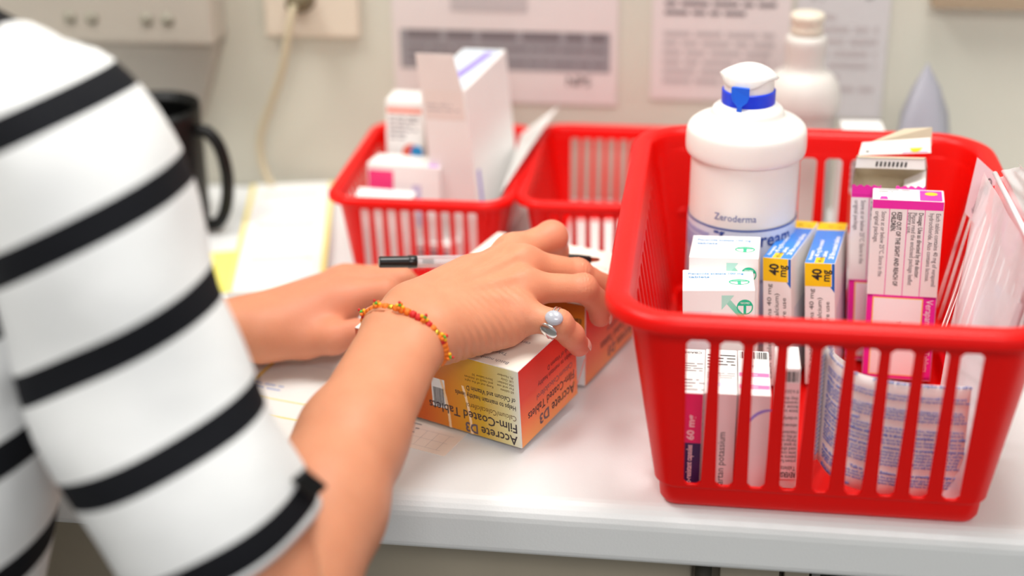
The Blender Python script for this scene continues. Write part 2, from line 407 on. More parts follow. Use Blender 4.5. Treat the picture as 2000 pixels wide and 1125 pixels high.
mb, fr, nm, lb, ct = sheet('wall_notice', .066, .140, .08, .32, 'rightmost grey-white notice pinned behind the blurred pump bottle', m=mat('poster_grey', (206, 202, 202), rough=.75))
text(mb, fr, 'P.', .012, .098, GM, size=.014, l=.0005); text(mb, fr, 'B', .054, .1, GM, size=.014, l=.0005); lines(mb, fr, .008, .02, .066, .09, 7, GL, .4, .0004, 15)
rect(mb, fr, .0, .112, .07, .114, GM, .0004)
mb.build(nm, None, label=lb, cat=ct)
mb = MB(); mb.box((-.05, -.02, 0), (.15, 0, .012), mat('brown_strip', (165, 145, 120), rough=.6)); mb.build('wall_rail', None, (.22, WALLY, .178), label='narrow brown rail on the wall at top right', cat='rail', bevel=.001)

# ================================================================== BASKETS
def basket(name, cx, cy, sc, label):
    a_t, b_t, a_b, b_b, H = .110, .149, .0925, .138, .132
    def dims(z):
        t = max(0., min(1., (z-.017)/(.122-.017))); a = a_b+(a_t-a_b)*t; b = b_b+(b_t-b_b)*t
        return a, b, .014+.014*t
    # rows: (z, outward offset)
    rows = [(.0, -.0085), (.0015, -.0055), (.0045, -.0035), (.010, -.003), (.0145, -.0028), (.0162, 0), (.0185, 0), (.0205, 0), (.045, 0), (.07, 0), (.095, 0), (.112, 0), (.114, 0), (.1165, 0), (.117, .0006), (.1270, .0008),
            (.1290, .0018), (.1300, .004), (.1300, .0075), (.1292, .0094), (.1278, .0104), (.1245, .0106), (.1236, .0100)]
    nf, ns = 9, 13
    def side_breaks(ncount, pitch, wt, wb, z):
        t = max(0, min(1, (z-.0185)/(.114-.0185))); hw = (wb+(wt-wb)*t)/2; out = []
        for i in range(ncount):
            c_ = (i-(ncount-1)/2)*pitch
            inset = .0022 if (abs(z-.0185) < 1e-4 or abs(z-.114) < 1e-4) else 0
            out += [c_-hw+inset, c_+hw-inset]
        return out
    vs = []; slotcols = []
    def ring(z, off):
        a, b, r = dims(z); pts = []; tag = []
        for side in range(4):
            if side in (0, 2): half, dep, br = a-r, b, side_breaks(nf, .0177, .0121, .0094, z)
            else: half, dep, br = b-r, a, side_breaks(ns, .0177, .0121, .0094, z)
            ss = [-half]+br+[half]
            for k, s in enumerate(ss):
                p = [(s, -dep-off), (dep+off, s), (-s, dep+off), (-dep-off, -s)][side]
                pts.append(p); tag.append('S' if (k % 2 == 1 and 0 < k < len(ss)-1) else 'B')
            q = [(half, -(dep-r)), (dep-r, half), (-half, dep-r), (-(dep-r), -half)][side]
            for j in range(1, 8):
                an = -pi/2+pi/2*side+pi/2*j/8; pts.append((q[0]+(r+off)*cos(an), q[1]+(r+off)*sin(an))); tag.append('B')
        return pts, tag
    n = None
    for z, off in rows:
        pts, tag = ring(z, off); n = len(pts); vs += [(x*sc, y*sc, z*sc) for x, y in pts]
    fs = []
    for i in range(len(rows)-1):
        slot = rows[i][0] >= .0184 and rows[i+1][0] <= .1141
        for k in range(n):
            if slot and tag[k] == 'S': continue
            j = (k+1) % n; fs.append((i*n+k, i*n+j, (i+1)*n+j, (i+1)*n+k))
    fs.append(tuple(range(n))[::-1])
    mb = MB(); mb.add(vs, fs, RED)
    o = mb.build(name, None, (cx, cy, .0004), smooth=False, label=label, cat='basket', group='red baskets on the worktop')
    md = o.modifiers.new('solid', 'SOLIDIFY'); md.thickness = .0022*sc**.5; md.offset = -1; md.use_even_offset = True
    md = o.modifiers.new('bev', 'BEVEL'); md.width = .0005*sc; md.segments = 2; md.limit_method = 'ANGLE'; md.angle_limit = radians(50)
    for p in o.data.polygons: p.use_smooth = True
    md = o.modifiers.new('wn', 'WEIGHTED_NORMAL')
    return o
BX, BY = .0705, .858
basket('plastic_basket', BX, BY, 1.0, 'largest red slatted plastic basket, in front, full of medicine boxes')
basket('plastic_basket', -.2095, 1.082, .57, 'small red slatted basket at left rear holding a tall white box')
basket('plastic_basket', -.0695, 1.089, .57, 'small red slatted basket at centre rear holding only a flat white slip')

# ================================================================== BOTTLE in the big basket
BOT = mat('white_bottle_plastic', (246, 243, 238), rough=.28, var=.01, sss=.15, sssr=(1, .8, .6))
BLUP = mat('blue_plastic', (6, 66, 240), rough=.3, transl=.1)
bt = thing('pump_bottle', (.0245, .933, .0052), (0, 0, radians(-4)), 'large white cream pump bottle with a blue collar in the front basket', 'bottle')
Zb = -.0052
mb = MB(); pr = smooth_prof([(.0001, .0), (.030, 0), (.0345, .002), (.0355, .006), (.0355, .03), (.0354, .09), (.0352, .13), (.0348, .140)], 3)
vs, fs = lathe(pr, 72); mb.add(vs, fs, BOT); mb.build('body', bt, smooth=True)
mb = MB(); pr = smooth_prof([(.0345, .1475), (.0372, .148), (.0388, .150), (.0392, .1545), (.0390, .161), (.0381, .1655), (.035, .1687), (.030, .1712), (.0256, .1727), (.0237, .1745), (.0224, .178), (.0185, .1808), (.0168, .182)], 3)
vs, fs = lathe(pr, 72); mb.add([(x, y, z-.010) for x, y, z in vs], fs, BOT); mb.build('lid', bt, smooth=True)
mb = MB(); pr = [(.0166, .1805), (.0172, .181), (.0173, .1900), (.0168, .1905), (.0155, .1905)]
vs, fs = lathe(pr, 64); mb.add([(x, y, z-.010) for x, y, z in vs], fs, BLUP); ring_o = mb.build('collar', bt, smooth=True, label='blue plastic collar')
ring_o.modifiers.new('e', 'EDGE_SPLIT').split_angle = radians(40)
# tab hanging from the collar
mb = MB(); tabp = [(-.0058, .0145), (.0058, .0145), (.0058, .0085), (.0048, .0055), (.0016, .0025), (.0014, -.004), (.0007, -.0075), (-.0007, -.0075), (-.0014, -.004), (-.0016, .0025), (-.0048, .0055), (-.0058, .0085)]
ang = radians(-104); rad = .0186
def tabpt(x, z, r): a = ang+x/rad; rr = r+.002*max(0, (-z)/.0075)*0; return (rr*cos(a), rr*sin(a), z+.1705+.0008)
m_ = len(tabp); vs = [tabpt(x, z, rad+.0008) for x, z in tabp]+[tabpt(x, z, rad-.0016) for x, z in tabp]
fs = [tuple(range(m_))[::-1], tuple(range(m_, 2*m_))]+[(i, (i+1) % m_, (i+1) % m_+m_, i+m_) for i in range(m_)]
mb.add(vs, fs, mat('blue_tab_plastic', (30, 110, 245), rough=.3, transl=.15)); mb.build('lock_tab', bt, label='blue tear tab hanging from the collar')
# pump head: neck and saddle cap
mb = MB(); vs, fs = lathe(smooth_prof([(.0158, .185), (.0160, .193), (.0156, .199), (.013, .2015), (.0001, .2025)], 3), 48); mb.add([(x, y, z-.010) for x, y, z in vs], fs, BOT); mb.build('pump_neck', bt, smooth=True)
mb = MB(); vs = []; fs = []; nr, na = 10, 64
for i in range(nr+1):
    q = i/nr
    for k in range(na):
        a = 2*pi*k/na; deg = math.degrees(a) % 360
        dr = float(np.interp(deg, [0, 30, 90, 150, 172, 180, 188, 200, 225, 270, 292, 315, 335, 360], [.0028, .003, .003, .003, .0015, .0008, .0020, .0062, .0072, .0078, .0060, .0022, .0018, .0028]))
        R1 = .0172+.0020*math.exp(-((deg-180)/9)**2)+.0016*math.exp(-((deg if deg < 180 else deg-360)/22)**2)
        vs.append((R1*q*cos(a), R1*q*sin(a)*.95, .2072-.0060*q*q-dr*q**5))
for i in range(nr):
    for k in range(na):
        j = (k+1) % na; fs.append((i*na+k, (i+1)*na+k, (i+1)*na+j, i*na+j))
mb.add([(x, y, z-.010) for x, y, z in vs], fs, BOT); mb.build('pump_cap', bt, smooth=True, solid=.0016)
# label wrapped round the body
def cyl(u, v, l): a = -pi/2+u/.0357; return Vector(((.0357+l)*cos(a), (.0357+l)*sin(a), v))
LAB = uvgrad('bottle_label', [(0, (205, 212, 238)), (.75, (196, 206, 236)), (1, (222, 230, 246))], axis='Y')
mb = MB(); fr = Frame((0, 0, 0), (1, 0, 0), (0, 0, 1), fn=cyl)
rect(mb, fr, -.075, .012, .075, .0950, LAB, .0002, nu=48); rect(mb, fr, -.075, .0950, .075, .0965, mat('label_line', (90, 110, 175), rough=.4), .0003, nu=48)
rect(mb, fr, -.052, .0875, -.020, .0910, mat('label_lilac', (165, 172, 218)), .0003, nu=8); rect(mb, fr, -.052, .0750, -.020, .0865, mat('label_lilac', (165, 172, 218)), .0003, nu=8)
NV = mat('label_navy', (48, 78, 155), rough=.4)
text(mb, fr, 'Zeroderma', -.0165, .1020, NV, size=.0066, width=.0275, l=.0004)
text(mb, fr, 'Zerocream', -.0170, .0846, NV, size=.0135, width=.0560, bold=.02, l=.0004); text(mb, fr, 'EMOLLIENT CREAM', -.016, .058, NV, size=.004, l=.0004)
mb.build('label', bt, smooth=False)

# blurred bottle behind
bt2 = thing('pump_bottle', (.0700, 1.118, 0), (0, 0, 0), 'small blurred white pump bottle behind the front basket', 'bottle')
mb = MB(); vs, fs = lathe(smooth_prof([(.0001, 0), (.024, 0), (.0265, .004), (.0265, .06), (.0265, .108), (.0275, .114)], 3), 48); mb.add(vs, fs, mat('duller_bottle', (218, 212, 206), rough=.4)); mb.build('body', bt2, smooth=True)
mb = MB(); vs, fs = lathe(smooth_prof([(.0265, .113), (.0285, .116), (.0290, .124), (.027, .134), (.022, .142), (.0150, .147), (.0150, .16), (.0145, .172), (.0001, .174)], 3), 48); mb.add(vs, fs, mat('duller_bottle', (218, 212, 206), rough=.4)); mb.build('lid', bt2, smooth=True)
mb = MB(); vs, fs = lathe(smooth_prof([(.0001, .172), (.0115, .174), (.0115, .180), (.0125, .184), (.012, .189), (.0001, .191)], 3), 32); mb.add(vs, fs, mat('cream_pump', (225, 214, 196), rough=.4)); mb.build('pump_cap', bt2, smooth=True)
mb = MB(); fr = Frame((0, 0, 0), (1, 0, 0), (0, 0, 1), fn=lambda u, v, l: Vector(((.0268+l)*cos(-pi/2+u/.0268), (.0268+l)*sin(-pi/2+u/.0268), v)))
rect(mb, fr, -.02, .094, -.004, .101, NV, .0002, nu=6); rect(mb, fr, .004, .094, .02, .1, NV, .0002, nu=6); mb.build('label', bt2)

# translucent crumpled bag behind the basket, at the wall
FILM = mat('grey_film', (200, 200, 212), rough=.25, alpha=.8, transl=.3)
mb = MB(); vs = []; fs = []
tip = Vector((.163, 1.13, .150)); base = [(.132, 1.09, 0), (.19, 1.10, 0), (.205, 1.15, 0), (.17, 1.17, 0), (.135, 1.15, 0)]
rings = 7
for i in range(rings+1):
    t = i/rings
    for k in range(20):
        a = k/20*5; b0 = Vector(base[int(a) % 5]); b1 = Vector(base[(int(a)+1) % 5]); p = b0.lerp(b1, a % 1)
        c0 = Vector((.165, 1.13, 0)); s = (1-t)**.6*(.98+.12*sin(k*2.3+i*1.7)); q = c0+(p-c0)*s; q.z = .150*t; q.x += (tip.x-c0.x)*t; vs.append(q)
for i in range(rings):
    for k in range(20): j = (k+1) % 20; fs.append((i*20+k, i*20+j, (i+1)*20+j, (i+1)*20+k))
mb.add(vs, fs, FILM); mb.build('plastic_bag', None, smooth=True, label='pointed greyish clear bag standing behind the front basket by the wall', cat='bag')

# box between the blurred bottle and the bag
k = Carton(.031, .026, .111, CARD); rect(k.mb, k.front, .002, .100, .014, .109, NAVY); rect(k.mb, k.front, .018, .100, .030, .109, NAVY); rect(k.mb, k.front, .004, .030, .027, .062, mat('orange_red_print', (240, 95, 70))); lines(k.mb, k.front, .003, .066, .028, .088, 4, GREY, .4, seed=41)
k.place('medicine_box', (.0995, 1.076, .0004), (3, 0, 0), 'white box with navy and orange-red print standing behind the front basket')
# mug
BLK = mat('black_glaze', (6, 6, 6), rough=.4, spec=.3)
mg = thing('mug', (-.447, 1.10, 0), (0, 0, radians(-8)), 'black mug with a large loop handle behind the striped sleeve', 'mug')
mb = MB(); vs, fs = lathe(smooth_prof([(.0001, .004), (.03, .004), (.0345, .003), (.037, .006), (.0385, .02), (.039, .1), (.0385, .104), (.0365, .104), (.036, .098), (.0355, .012), (.03, .008), (.0001, .008)], 3), 56); mb.add(vs, fs, BLK); mb.build('body', mg, smooth=True)
mb = MB(); vs, fs = tube_pts(smooth_prof([(.036, 0, .088), (.048, 0, .088), (.058, 0, .075), (.062, 0, .05), (.058, 0, .024), (.048, 0, .008), (.034, 0, .010)], 5), .0052, 12); mb.add(vs, fs, BLK); mb.build('handle', mg, smooth=True)

# ================================================================== CARTONS IN THE FRONT BASKET
BG = group = None
def roundel(mb, fr, u, v, r, sy=1.):
    disc(mb, fr, u, v, r, GREEN, .00012, 32, r*.86, sy)
    for s in (-1, 1):
        poly(mb, fr, [(u+s*r*.13, v+sy*r*.12), (u+s*r*.13, v-sy*r*.88), (u-s*0+s*r*.16, v-sy*r*.88), (u+s*r*.17, v+sy*r*.12)], GREEN, .00013)
    rect(mb, fr, u-r*.16, v-sy*r*.88, u+r*.16, v+sy*r*.35, GREEN, .00014)
    pts = [(u+r*.9*cos(a), v+sy*r*.9*sin(a)) for a in np.linspace(radians(12), radians(168), 16)]
    poly(mb, fr, pts, GREEN, .00013)
    text(mb, fr, 'TEEOMED', u-r*.58, v+sy*r*.42, WHITEP, width=r*1.16, size=r*.34*sy, l=.0002)
CYB = mat('sky_blue_ink', (70, 150, 205), rough=.5)
def flec(w, d, h, nm, c, rot, label):
    k = Carton(w, d, h); m = k.mb
    text(m, k.top, 'Flecainide acetate 100 mg', w*.08, d*.74, CYB, width=w*.78, size=.0050, bold=.02); text(m, k.top, 'tablets', w*.08, d*.58, CYB, size=.0048, bold=.02)
    roundel(m, k.top, w*.79, d*.38, w*.145, .80)
    k.seam(k.top, d*.03); roundel(m, k.front, w*.86, h-.0108, w*.112, 1)
    G = uvgrad('green_fade', [(0, (20, 200, 150)), (1, (175, 225, 210))], axis='Y', rough=.35)
    # arrow
    f = k.front; u0, v0 = w*.60, h*.865
    m.add([f.p(w*.54, h-.0034), f.p(w*.71, h-.0034), f.p(w*.66, h-.0062), f.p(w*.90, h-.0185), f.p(w*.86, h-.0215), f.p(w*.61, h-.0088), f.p(w*.54, h-.0125)], [(0, 6, 5, 4, 3, 2, 1)], G, [(0, 1), (0, 1), (.5, .8), (1, 0), (1, 0), (.5, .7), (0, 1)])
    rect(m, f, w*.06, h*.2, w*.40, h*.86, mat('carton_panel', (236, 228, 232)), .00009)
    text(m, f, 'Flecainide acetate', w*.1, h*.45, GREY, size=.004)
    lines(m, f, w*.06, h*.04, w*.9, h*.18, 3, GREY, seed=3)
    return k.place(nm, c, rot, label)
# rot = (z, x, y)
flec(.0429, .0377, .0932, 'medicine_box', (-.0073, .8012, .0051), (1.5, -4.96, -2.25), 'nearer white tablet box with green round logo, front left in the red basket')
flec(.0426, .0395, .0989, 'medicine_box', (-.0052, .8412, .0051), (-2.8, -2.8, -2.1), 'white tablet box with green round logo standing just behind its twin')
def ator(w, d, h, c, rot, label):
    k = Carton(w, d, h); m = k.mb
    t = k.top; rect(m, t, 0.0003, .0003, w-.0003, d*.80, BLU); rect(m, t, .0003, d*.80, w-.0003, d-.0003, YEL)
    rect(m, t, w*.32, .0002, w*.62, d*.13, YEL, .00012)
    tr = t.rot(1); text(m, tr, '40 mg', d*.02, w*.44, INK, size=.004, l=.0002)
    text(m, tr, 'Atorvastatin', d*.06, w*.80, WHITEP, size=.0035, bold=.02); text(m, tr, '40 mg film-coated', d*.15, w*.60, WHITEP, size=.0042, bold=.02); text(m, tr, 'tablets', d*.14, w*.36, WHITEP, size=.004, bold=.02)
    text(m, tr, '28 film-coated tablets', d*.10, w*.10, WHITEP, size=.0048, bold=.02)
    text(m, t, '40', w*.35, d*.87, INK, size=.004); text(m, t, 'mg', w*.65, d*.87, INK, size=.003)
    f = k.front; yh = h-.0158
    rect(m, f, .0002, yh, w*.88, h-.0002, YEL); rect(m, f, w*.90, yh, w-.0002, h-.0002, DBLU); poly(m, f, [(w*.84, yh), (w-.0002, yh), (w-.0002, yh-.004)], DBLU)
    fr = f.rot(1)
    text(m, fr, '40', yh+.0042, w*.44, INK, size=.0085, bold=.03, width=.0078); text(m, fr, 'mg', yh+.0036, w*.18, INK, size=.0072, bold=.02, width=.0078)
    text(m, fr, 'Each tablet contains 40 mg', h*.06, w*.70, INK, size=.0040, width=yh-h*.08); text(m, fr, '(as atorvastatin calcium)', h*.13, w*.44, INK, size=.0040, width=yh-h*.22); text(m, fr, 'Read leaflet before use', h*.13, w*.18, INK, size=.0040, width=yh-h*.25)
    r = k.right; rect(m, r, d*.1, h*.1, d*.9, h*.6, mat('pale_grey_print', (222, 222, 228)), .0001)
    return k.place('medicine_box', c, rot, label)
ator(.0182, .0769, .0885, (.0429, .8787-.010, .0051), (-15.6, -2.8, -4.4), 'slim blue and yellow 40 mg tablet box, the left one of the pair')
ator(.0190, .0776, .0850, (.0698, .8825-.010, .0051), (-9.8, -2.1, -4.4), 'slim blue and yellow 40 mg tablet box, the right one of the pair')
def verap(w, d, h, opened=False):
    k = Carton(w, d, h, open_top=opened); m = k.mb; f = k.front; e = .0003
    if not opened:
        t = k.top; rect(m, t, w*.66, .0002, w*.97, d*.9, MAG); disc(m, t, w*.82, d*.6, w*.09, YEL, .0002, 24, 0, .8); poly(m, t, [(w*.1, 0.0002), (w*.22, .0002), (w*.2, d*.25), (w*.12, d*.25)], MAG)
        lines(m, t, w*.08, d*.6, w*.55, d*.95, 2, GREY, seed=8)
    rect(m, f, e, h-.0062, w-e, h-.0005, MAG)
    top, mid = h-.0062, h*.48
    fr = f.rot(-1)      # u runs downwards, v from left to right
    for u in (.25, .5, .745): rect(m, f, w*u-.0002, mid, w*u+.0002, top, MAG, .0001)
    T = lambda s, du, vv, wd, b=0.: text(m, fr, s, .0062+du, w*vv, INK if b else mat('soft_black_print', (85, 80, 88), rough=.5), width=wd, size=.0040, bold=b)
    T('Each tablet contains 40 mg of verapamil', .002, .90, .049); T('hydrochloride. Also contains lactose.', .002, .81, .046)
    T('Dosage: Use as directed by the doctor.', .002, .66, .044, .01); T('Please read the enclosed package leaflet', .002, .57, .049); T('before use.', .002, .51, .014)
    T('KEEP OUT OF THE SIGHT AND REACH OF', .002, .36, .050, .02); T('CHILDREN.', .002, .28, .013, .02)
    T('Store at or below 25\u00b0C. Store in the', .002, .14, .044); T('original package.', .002, .05, .021)
    rect(m, f, e, .001, w*.09, mid, MAG); rect(m, f, w*.81, .001, w-e, mid, MAG); rect(m, f, e, mid-.0016, w-e, mid, MAG); rect(m, f, e, .0008, w-e, .003, MAG)
    rect(m, f, w*.09, .003, w*.81, mid-.0016, YEL, .00009); rect(m, f, w*.105, .0036, w*.795, mid-.0022, WHITEP, .00012)
    text(m, fr, 'Verapamil 40 mg Tablets', h-mid+.002, w*.855, WHITEP, width=mid*.85, size=.0062, l=.0003)
    text(m, fr, 'Tablets', h-mid+.018, w*.45, GREY, size=.004)
    l_ = k.left; rect(m, l_, .0004, .001, d-.0004, mid, MAG); rect(m, k.right, .0004, .001, d-.0004, mid, MAG)
    return k
verap(.0435, .021, .1245).place('medicine_box', (.1072, .8866, .0051), (-5.6, -1.6, -1.75), 'closed white and magenta 40 mg tablet box standing at the right')
kE = verap(.0462, .046, .1225, True)
eo = Euler((radians(-.7), radians(-2.9), radians(-7.5)), 'XYZ'); mE = eo.to_matrix(); locE = Vector((.0985, .912, .0048))+mE@Vector((.0231, .023, 0))
tE = thing('medicine_box', locE, eo, 'opened white and magenta tablet box with torn flaps, behind the closed one', 'box')
kE.mb.v = [tuple(v) for v in kE.mb.v]
bo = kE.mb.build('carton_body', tE)
w_, d_, h_ = .0462, .046, .1225; X, Y = w_/2, d_/2
mb = MB()   # raw board lining inside
for q in ([(-X+.0004, -Y+.0004, h_), (X-.0004, -Y+.0004, h_), (X-.0004, -Y+.0004, .05), (-X+.0004, -Y+.0004, .05)], [(-X+.0004, Y-.0004, .05), (X-.0004, Y-.0004, .05), (X-.0004, Y-.0004, h_), (-X+.0004, Y-.0004, h_)],
          [(-X+.0004, -Y, .05), (-X+.0004, Y, .05), (-X+.0004, Y, h_), (-X+.0004, -Y, h_)], [(X-.0004, Y, .05), (X-.0004, -Y, .05), (X-.0004, -Y, h_), (X-.0004, Y, h_)], [(-X, -Y, .112), (X, -Y, .112), (X, Y, .105), (-X, Y, .105)]): mb.quad(q, CARDIN)
mb.build('lining', tE, label='raw beige inside of the carton')
mb = MB()   # scalloped magenta lip on the front edge
for a0, a1 in ((-.0228, -.0045), (.0045, .0228)):
    n_ = 12; pts = [(a0, h_-.004)]+[(a0+(a1-a0)*i/n_, h_+.0022+.0009*sin(i*2.2)) for i in range(n_+1)]+[(a1, h_-.004)]
    mb.add([(x, -Y-.0003, z) for x, z in pts], [tuple(range(len(pts)))], MAG)
    mb.add([(x, -Y+.0001, z) for x, z in pts], [tuple(range(len(pts)))[::-1]], CARDIN)
mb.build('torn_edge', tE, label='torn magenta perforated lip')
def flap(name, q, m1, m2, deco=None, label=None):
    mb = MB(); q = [Vector(p) for p in q]; nrm = (q[1]-q[0]).cross(q[3]-q[0]).normalized()*.0004
    mb.add(q+[p-nrm for p in q], [(0, 1, 2, 3)], m1); mb.add([p-nrm for p in q], [(3, 2, 1, 0)], m2)
    if deco: deco(mb, Frame(q[0], q[1]-q[0], q[3]-q[0], (q[1]-q[0]).length, (q[3]-q[0]).length))
    return mb.build(name, tE, label=label)
flap('back_flap', [(-X, Y-.004, h_+0.0008), (X, Y-.004, h_+0.0008), (X-.001, Y-.012, h_+0.0101), (-X+.001, Y-.012, h_+0.0101)], CARD, CARDIN)
flap('tuck_flap', [(-X+.001, Y-.012, h_+0.0101), (X-.001, Y-.012, h_+0.0101), (X-.003, Y-.024, h_+0.0129), (-X+.003, Y-.024, h_+0.0129)][::1], CARD, CARDIN, None)
def fd(mb, fr): [rect(mb, fr, .0125+.0026*q, .0014, .0138+.0026*q, .0048, INK, .0003) for q in range(8)]; 
flap('barcode_flap', [(-X+.001, Y-.024, h_+0.0062), (X-.001, Y-.024, h_+0.0062), (X-.002, Y-.0235, h_+0.0129), (-X+.002, Y-.0235, h_+0.0129)], CARD, CARDIN, fd, 'white flap with a black barcode')
def fd2(mb, fr): rect(mb, fr, .028, .0005, .044, .009, MAG); disc(mb, fr, .036, .005, .0042, YEL, .0003); lines(mb, fr, .004, .001, .026, .004, 1, INK, seed=2)
flap('side_flap', [(-X+.002, Y-.008, h_+0.0094), (X+.002, Y-.008, h_+0.0125), (X+.001, Y-.004, h_+0.0218), (-X+.004, Y-.004, h_+0.0172)], CARD, CARDIN, fd2, 'raised flap with a yellow dot')
flap('side_flap', [(-X+.006, Y-.003, h_+0.0156), (X+.002, Y+.002, h_+0.0140), (X+.002, Y+.006, h_+0.0257), (X-.016, Y+.006, h_+0.0242)], CARDIN, CARD)
flap('dust_flap', [(X-.0005, -Y+.004, h_), (X-.0005, Y-.006, h_), (X-.014, Y-.010, h_-.006), (X-.014, -Y+.006, h_-.006)], CARD, CARDIN)

# front row of short cartons seen through the slots
def shortbox(w, d, h, c, rot, label, fn):
    k = Carton(w, d, h); fn(k); return k.place('medicine_box', c, rot, label)
PALEW = mat('pinkish_white_print', (244, 205, 210), rough=.4)
def f1(k):
    f = k.front; rect(k.mb, f, .0003, k.h*.51, k.w-.0003, k.h-.0004, PINK); rect(k.mb, f, .0003, .0003, k.w-.0003, k.h*.51, NAVY)
    fr = f.rot(1); text(k.mb, fr, 'gastro-resistant capsules', .001, .0052, PALEW, width=.031, size=.0046, bold=.02); text(k.mb, fr, '60 mg', k.h*.54, .0045, PALEW, width=.016, size=.0058, bold=.03)
    t = k.top; lines(k.mb, t, .002, .026, k.w-.001, .038, 4, GREY, seed=5); text(k.mb, t.flip(), 'CBA048', .002, .004, INK, size=.0035); lines(k.mb, t, .001, .002, k.w, .018, 4, GREY, seed=6)
shortbox(.0165, .056, .0652, (-.0125, .7330, .0045), (0, -1, 0), 'short box with pink over navy front at the left end of the basket', f1)
def f2(k):
    f = k.front; rect(k.mb, f, .0002, .0003, k.w-.0002, k.h-.0003, mat('red_bounce_tint', (236, 214, 216)), .00006)  # white front tinted pink: red light reflected by the basket, painted in
    text(k.mb, f.rot(1), 'losartan potassium', .001, .0055, INK, width=.040, size=.0058)
    t = k.top; lines(k.mb, t, .001, .03, k.w-.001, .05, 5, INK, seed=7); rect(k.mb, t, .001, .009, k.w-.001, .013, mat('lilac_band', (214, 208, 232)), .0001); lines(k.mb, t, .001, .018, k.w-.001, .026, 3, GREY, seed=9)
shortbox(.0182, .056, .0655, (.0043, .7335, .0045), (0, -1, 0), 'short white box, red bounce painted on its front, with upright black lettering behind the slats', f2)
def f3(k):
    f = k.front; rect(k.mb, f, .0002, .0003, k.w-.0002, k.h-.0003, mat('red_bounce_tint', (236, 214, 216)), .00006)  # same painted red reflection from the basket over this front
    for j in range(14):
        a0 = radians(60+j*9); a1 = radians(60+(j+1)*9); r1, r2 = .012, .012-.0018*sin(pi*(j+.5)/14)
        poly(k.mb, f, [(.018+r1*cos(a0), .045+r1*sin(a0)), (.018+r1*cos(a1), .045+r1*sin(a1)), (.018+r2*cos(a1), .045+r2*sin(a1)), (.018+r2*cos(a0), .045+r2*sin(a0))], LILAC)
    t = k.top; rect(k.mb, t, .0005, .022, k.w-.0005, .027, PALEPINK); rect(k.mb, t, .0005, .007, k.w-.0005, .012, PALEPINK)
    barcode(k.mb, t, .001, .045, k.w-.001, .054, INK, 3); text(k.mb, t, 'tablets', .003, .0235, WHITEP, size=.003); text(k.mb, t, 'tablets', .003, .0085, WHITEP, size=.003); text(k.mb, t, 'LOT', .004, .034, GREY, size=.003)
shortbox(.0180, .056, .0655, (.0230, .7338, .0045), (0, -1, 0), 'short pale box with a lilac arc and pink stripes across its top', f3)
def f4(k):
    fl = k.front.flip(); W = k.w; m = k.mb; PKC = mat('pink_card', (240, 206, 208), rough=.4)
    rect(m, k.front, .0002, .0003, W-.0002, k.h-.006, PKC, .00006)
    barcode(m, k.front, .0012, k.h-.011, W-.001, k.h-.003, INK, 8)
    rows = ['REVERSIBLE', 'Tablets BP', '', 'patient further', 'patients with p', 'some conditions', 'need after by', 'to speak to yo', 'therapy on this', 'of this medici', 'reaction', '', 'otherwise', '', 'orderly and', '', 'know to long t', 'know daily', 'recommended', 'they doses m', '', 'IF A DOCTOR', 'unless you', 'have to contact']
    v = .0005
    for i, s in enumerate(rows):
        hgt = .0031 if i > 1 else (.0052 if i == 0 else .0040)
        v += .0005
        if s: text(m, fl.rot(1).rot(-1) if False else fl, s, .0006, k.h-.0 - (.006+ (0)) - 1 + 1 - 0 - (k.h-.008) + v if False else (k.h - (k.h-.002) + v - .002 + .0), INK, width=min(W-.001, .0009*len(s)+.0015), size=hgt*.95, bold=.02 if i < 2 else 0)
        v += hgt-.0006
shortk = Carton(.0135, .030, .0700)
def f4b(k):
    m = k.mb; W = k.w; PKC = mat('pink_card', (240, 206, 208), rough=.4); f = k.front; fl = f.flip()
    rect(m, f, .0002, .0003, W-.0002, k.h-.009, PKC, .00006); barcode(m, f, .0008, k.h-.0085, W-.0008, k.h-.002, INK, 8)
    rows = [('REVERSIBLE', .0042, 1), ('Tablets BP', .0036, 0), (' ', .001, 0), ('prevent further', .0028, 0), ('patients with p', .0028, 0), ('some condition', .0028, 0), ('used after by', .0028, 0), ('to speak to yo', .0028, 0), ('therapy so they', .0028, 0), ('of this medici', .0028, 0), ('reaction', .0028, 0), (' ', .002, 0), ('otherwise', .0028, 0), (' ', .002, 0), ('orderly and', .0028, 0), (' ', .002, 0), ('know to long', .0028, 0), ('know daily', .0028, 0), ('recommended', .0028, 0), ('they doses in', .0028, 0), (' ', .002, 0), ('IF A DOCTOR', .0028, 0)]
    v = k.h-.0048
    for s, sz, b in rows:
        if s.strip(): text(m, fl, s, .0008, v, INK, width=W-.0016 if len(s) > 9 else W*.6, size=sz*1.15, bold=.02*b)
        v -= sz*.93
f4b(shortk)
shortk.place('medicine_box', (.0450, .7395, .0135), (0, -3, -1.5), 'narrow pink box with barcode and small upside-down black print')
mb = MB(); mb.box((-.0065, -.012, 0), (.0065, .012, .0085), CARD); mb.build('folded_leaflet', None, (.0525, .757, .0045), bevel=.0005, label='small folded white leaflet lying under the pink upside-down box', cat='leaflet')

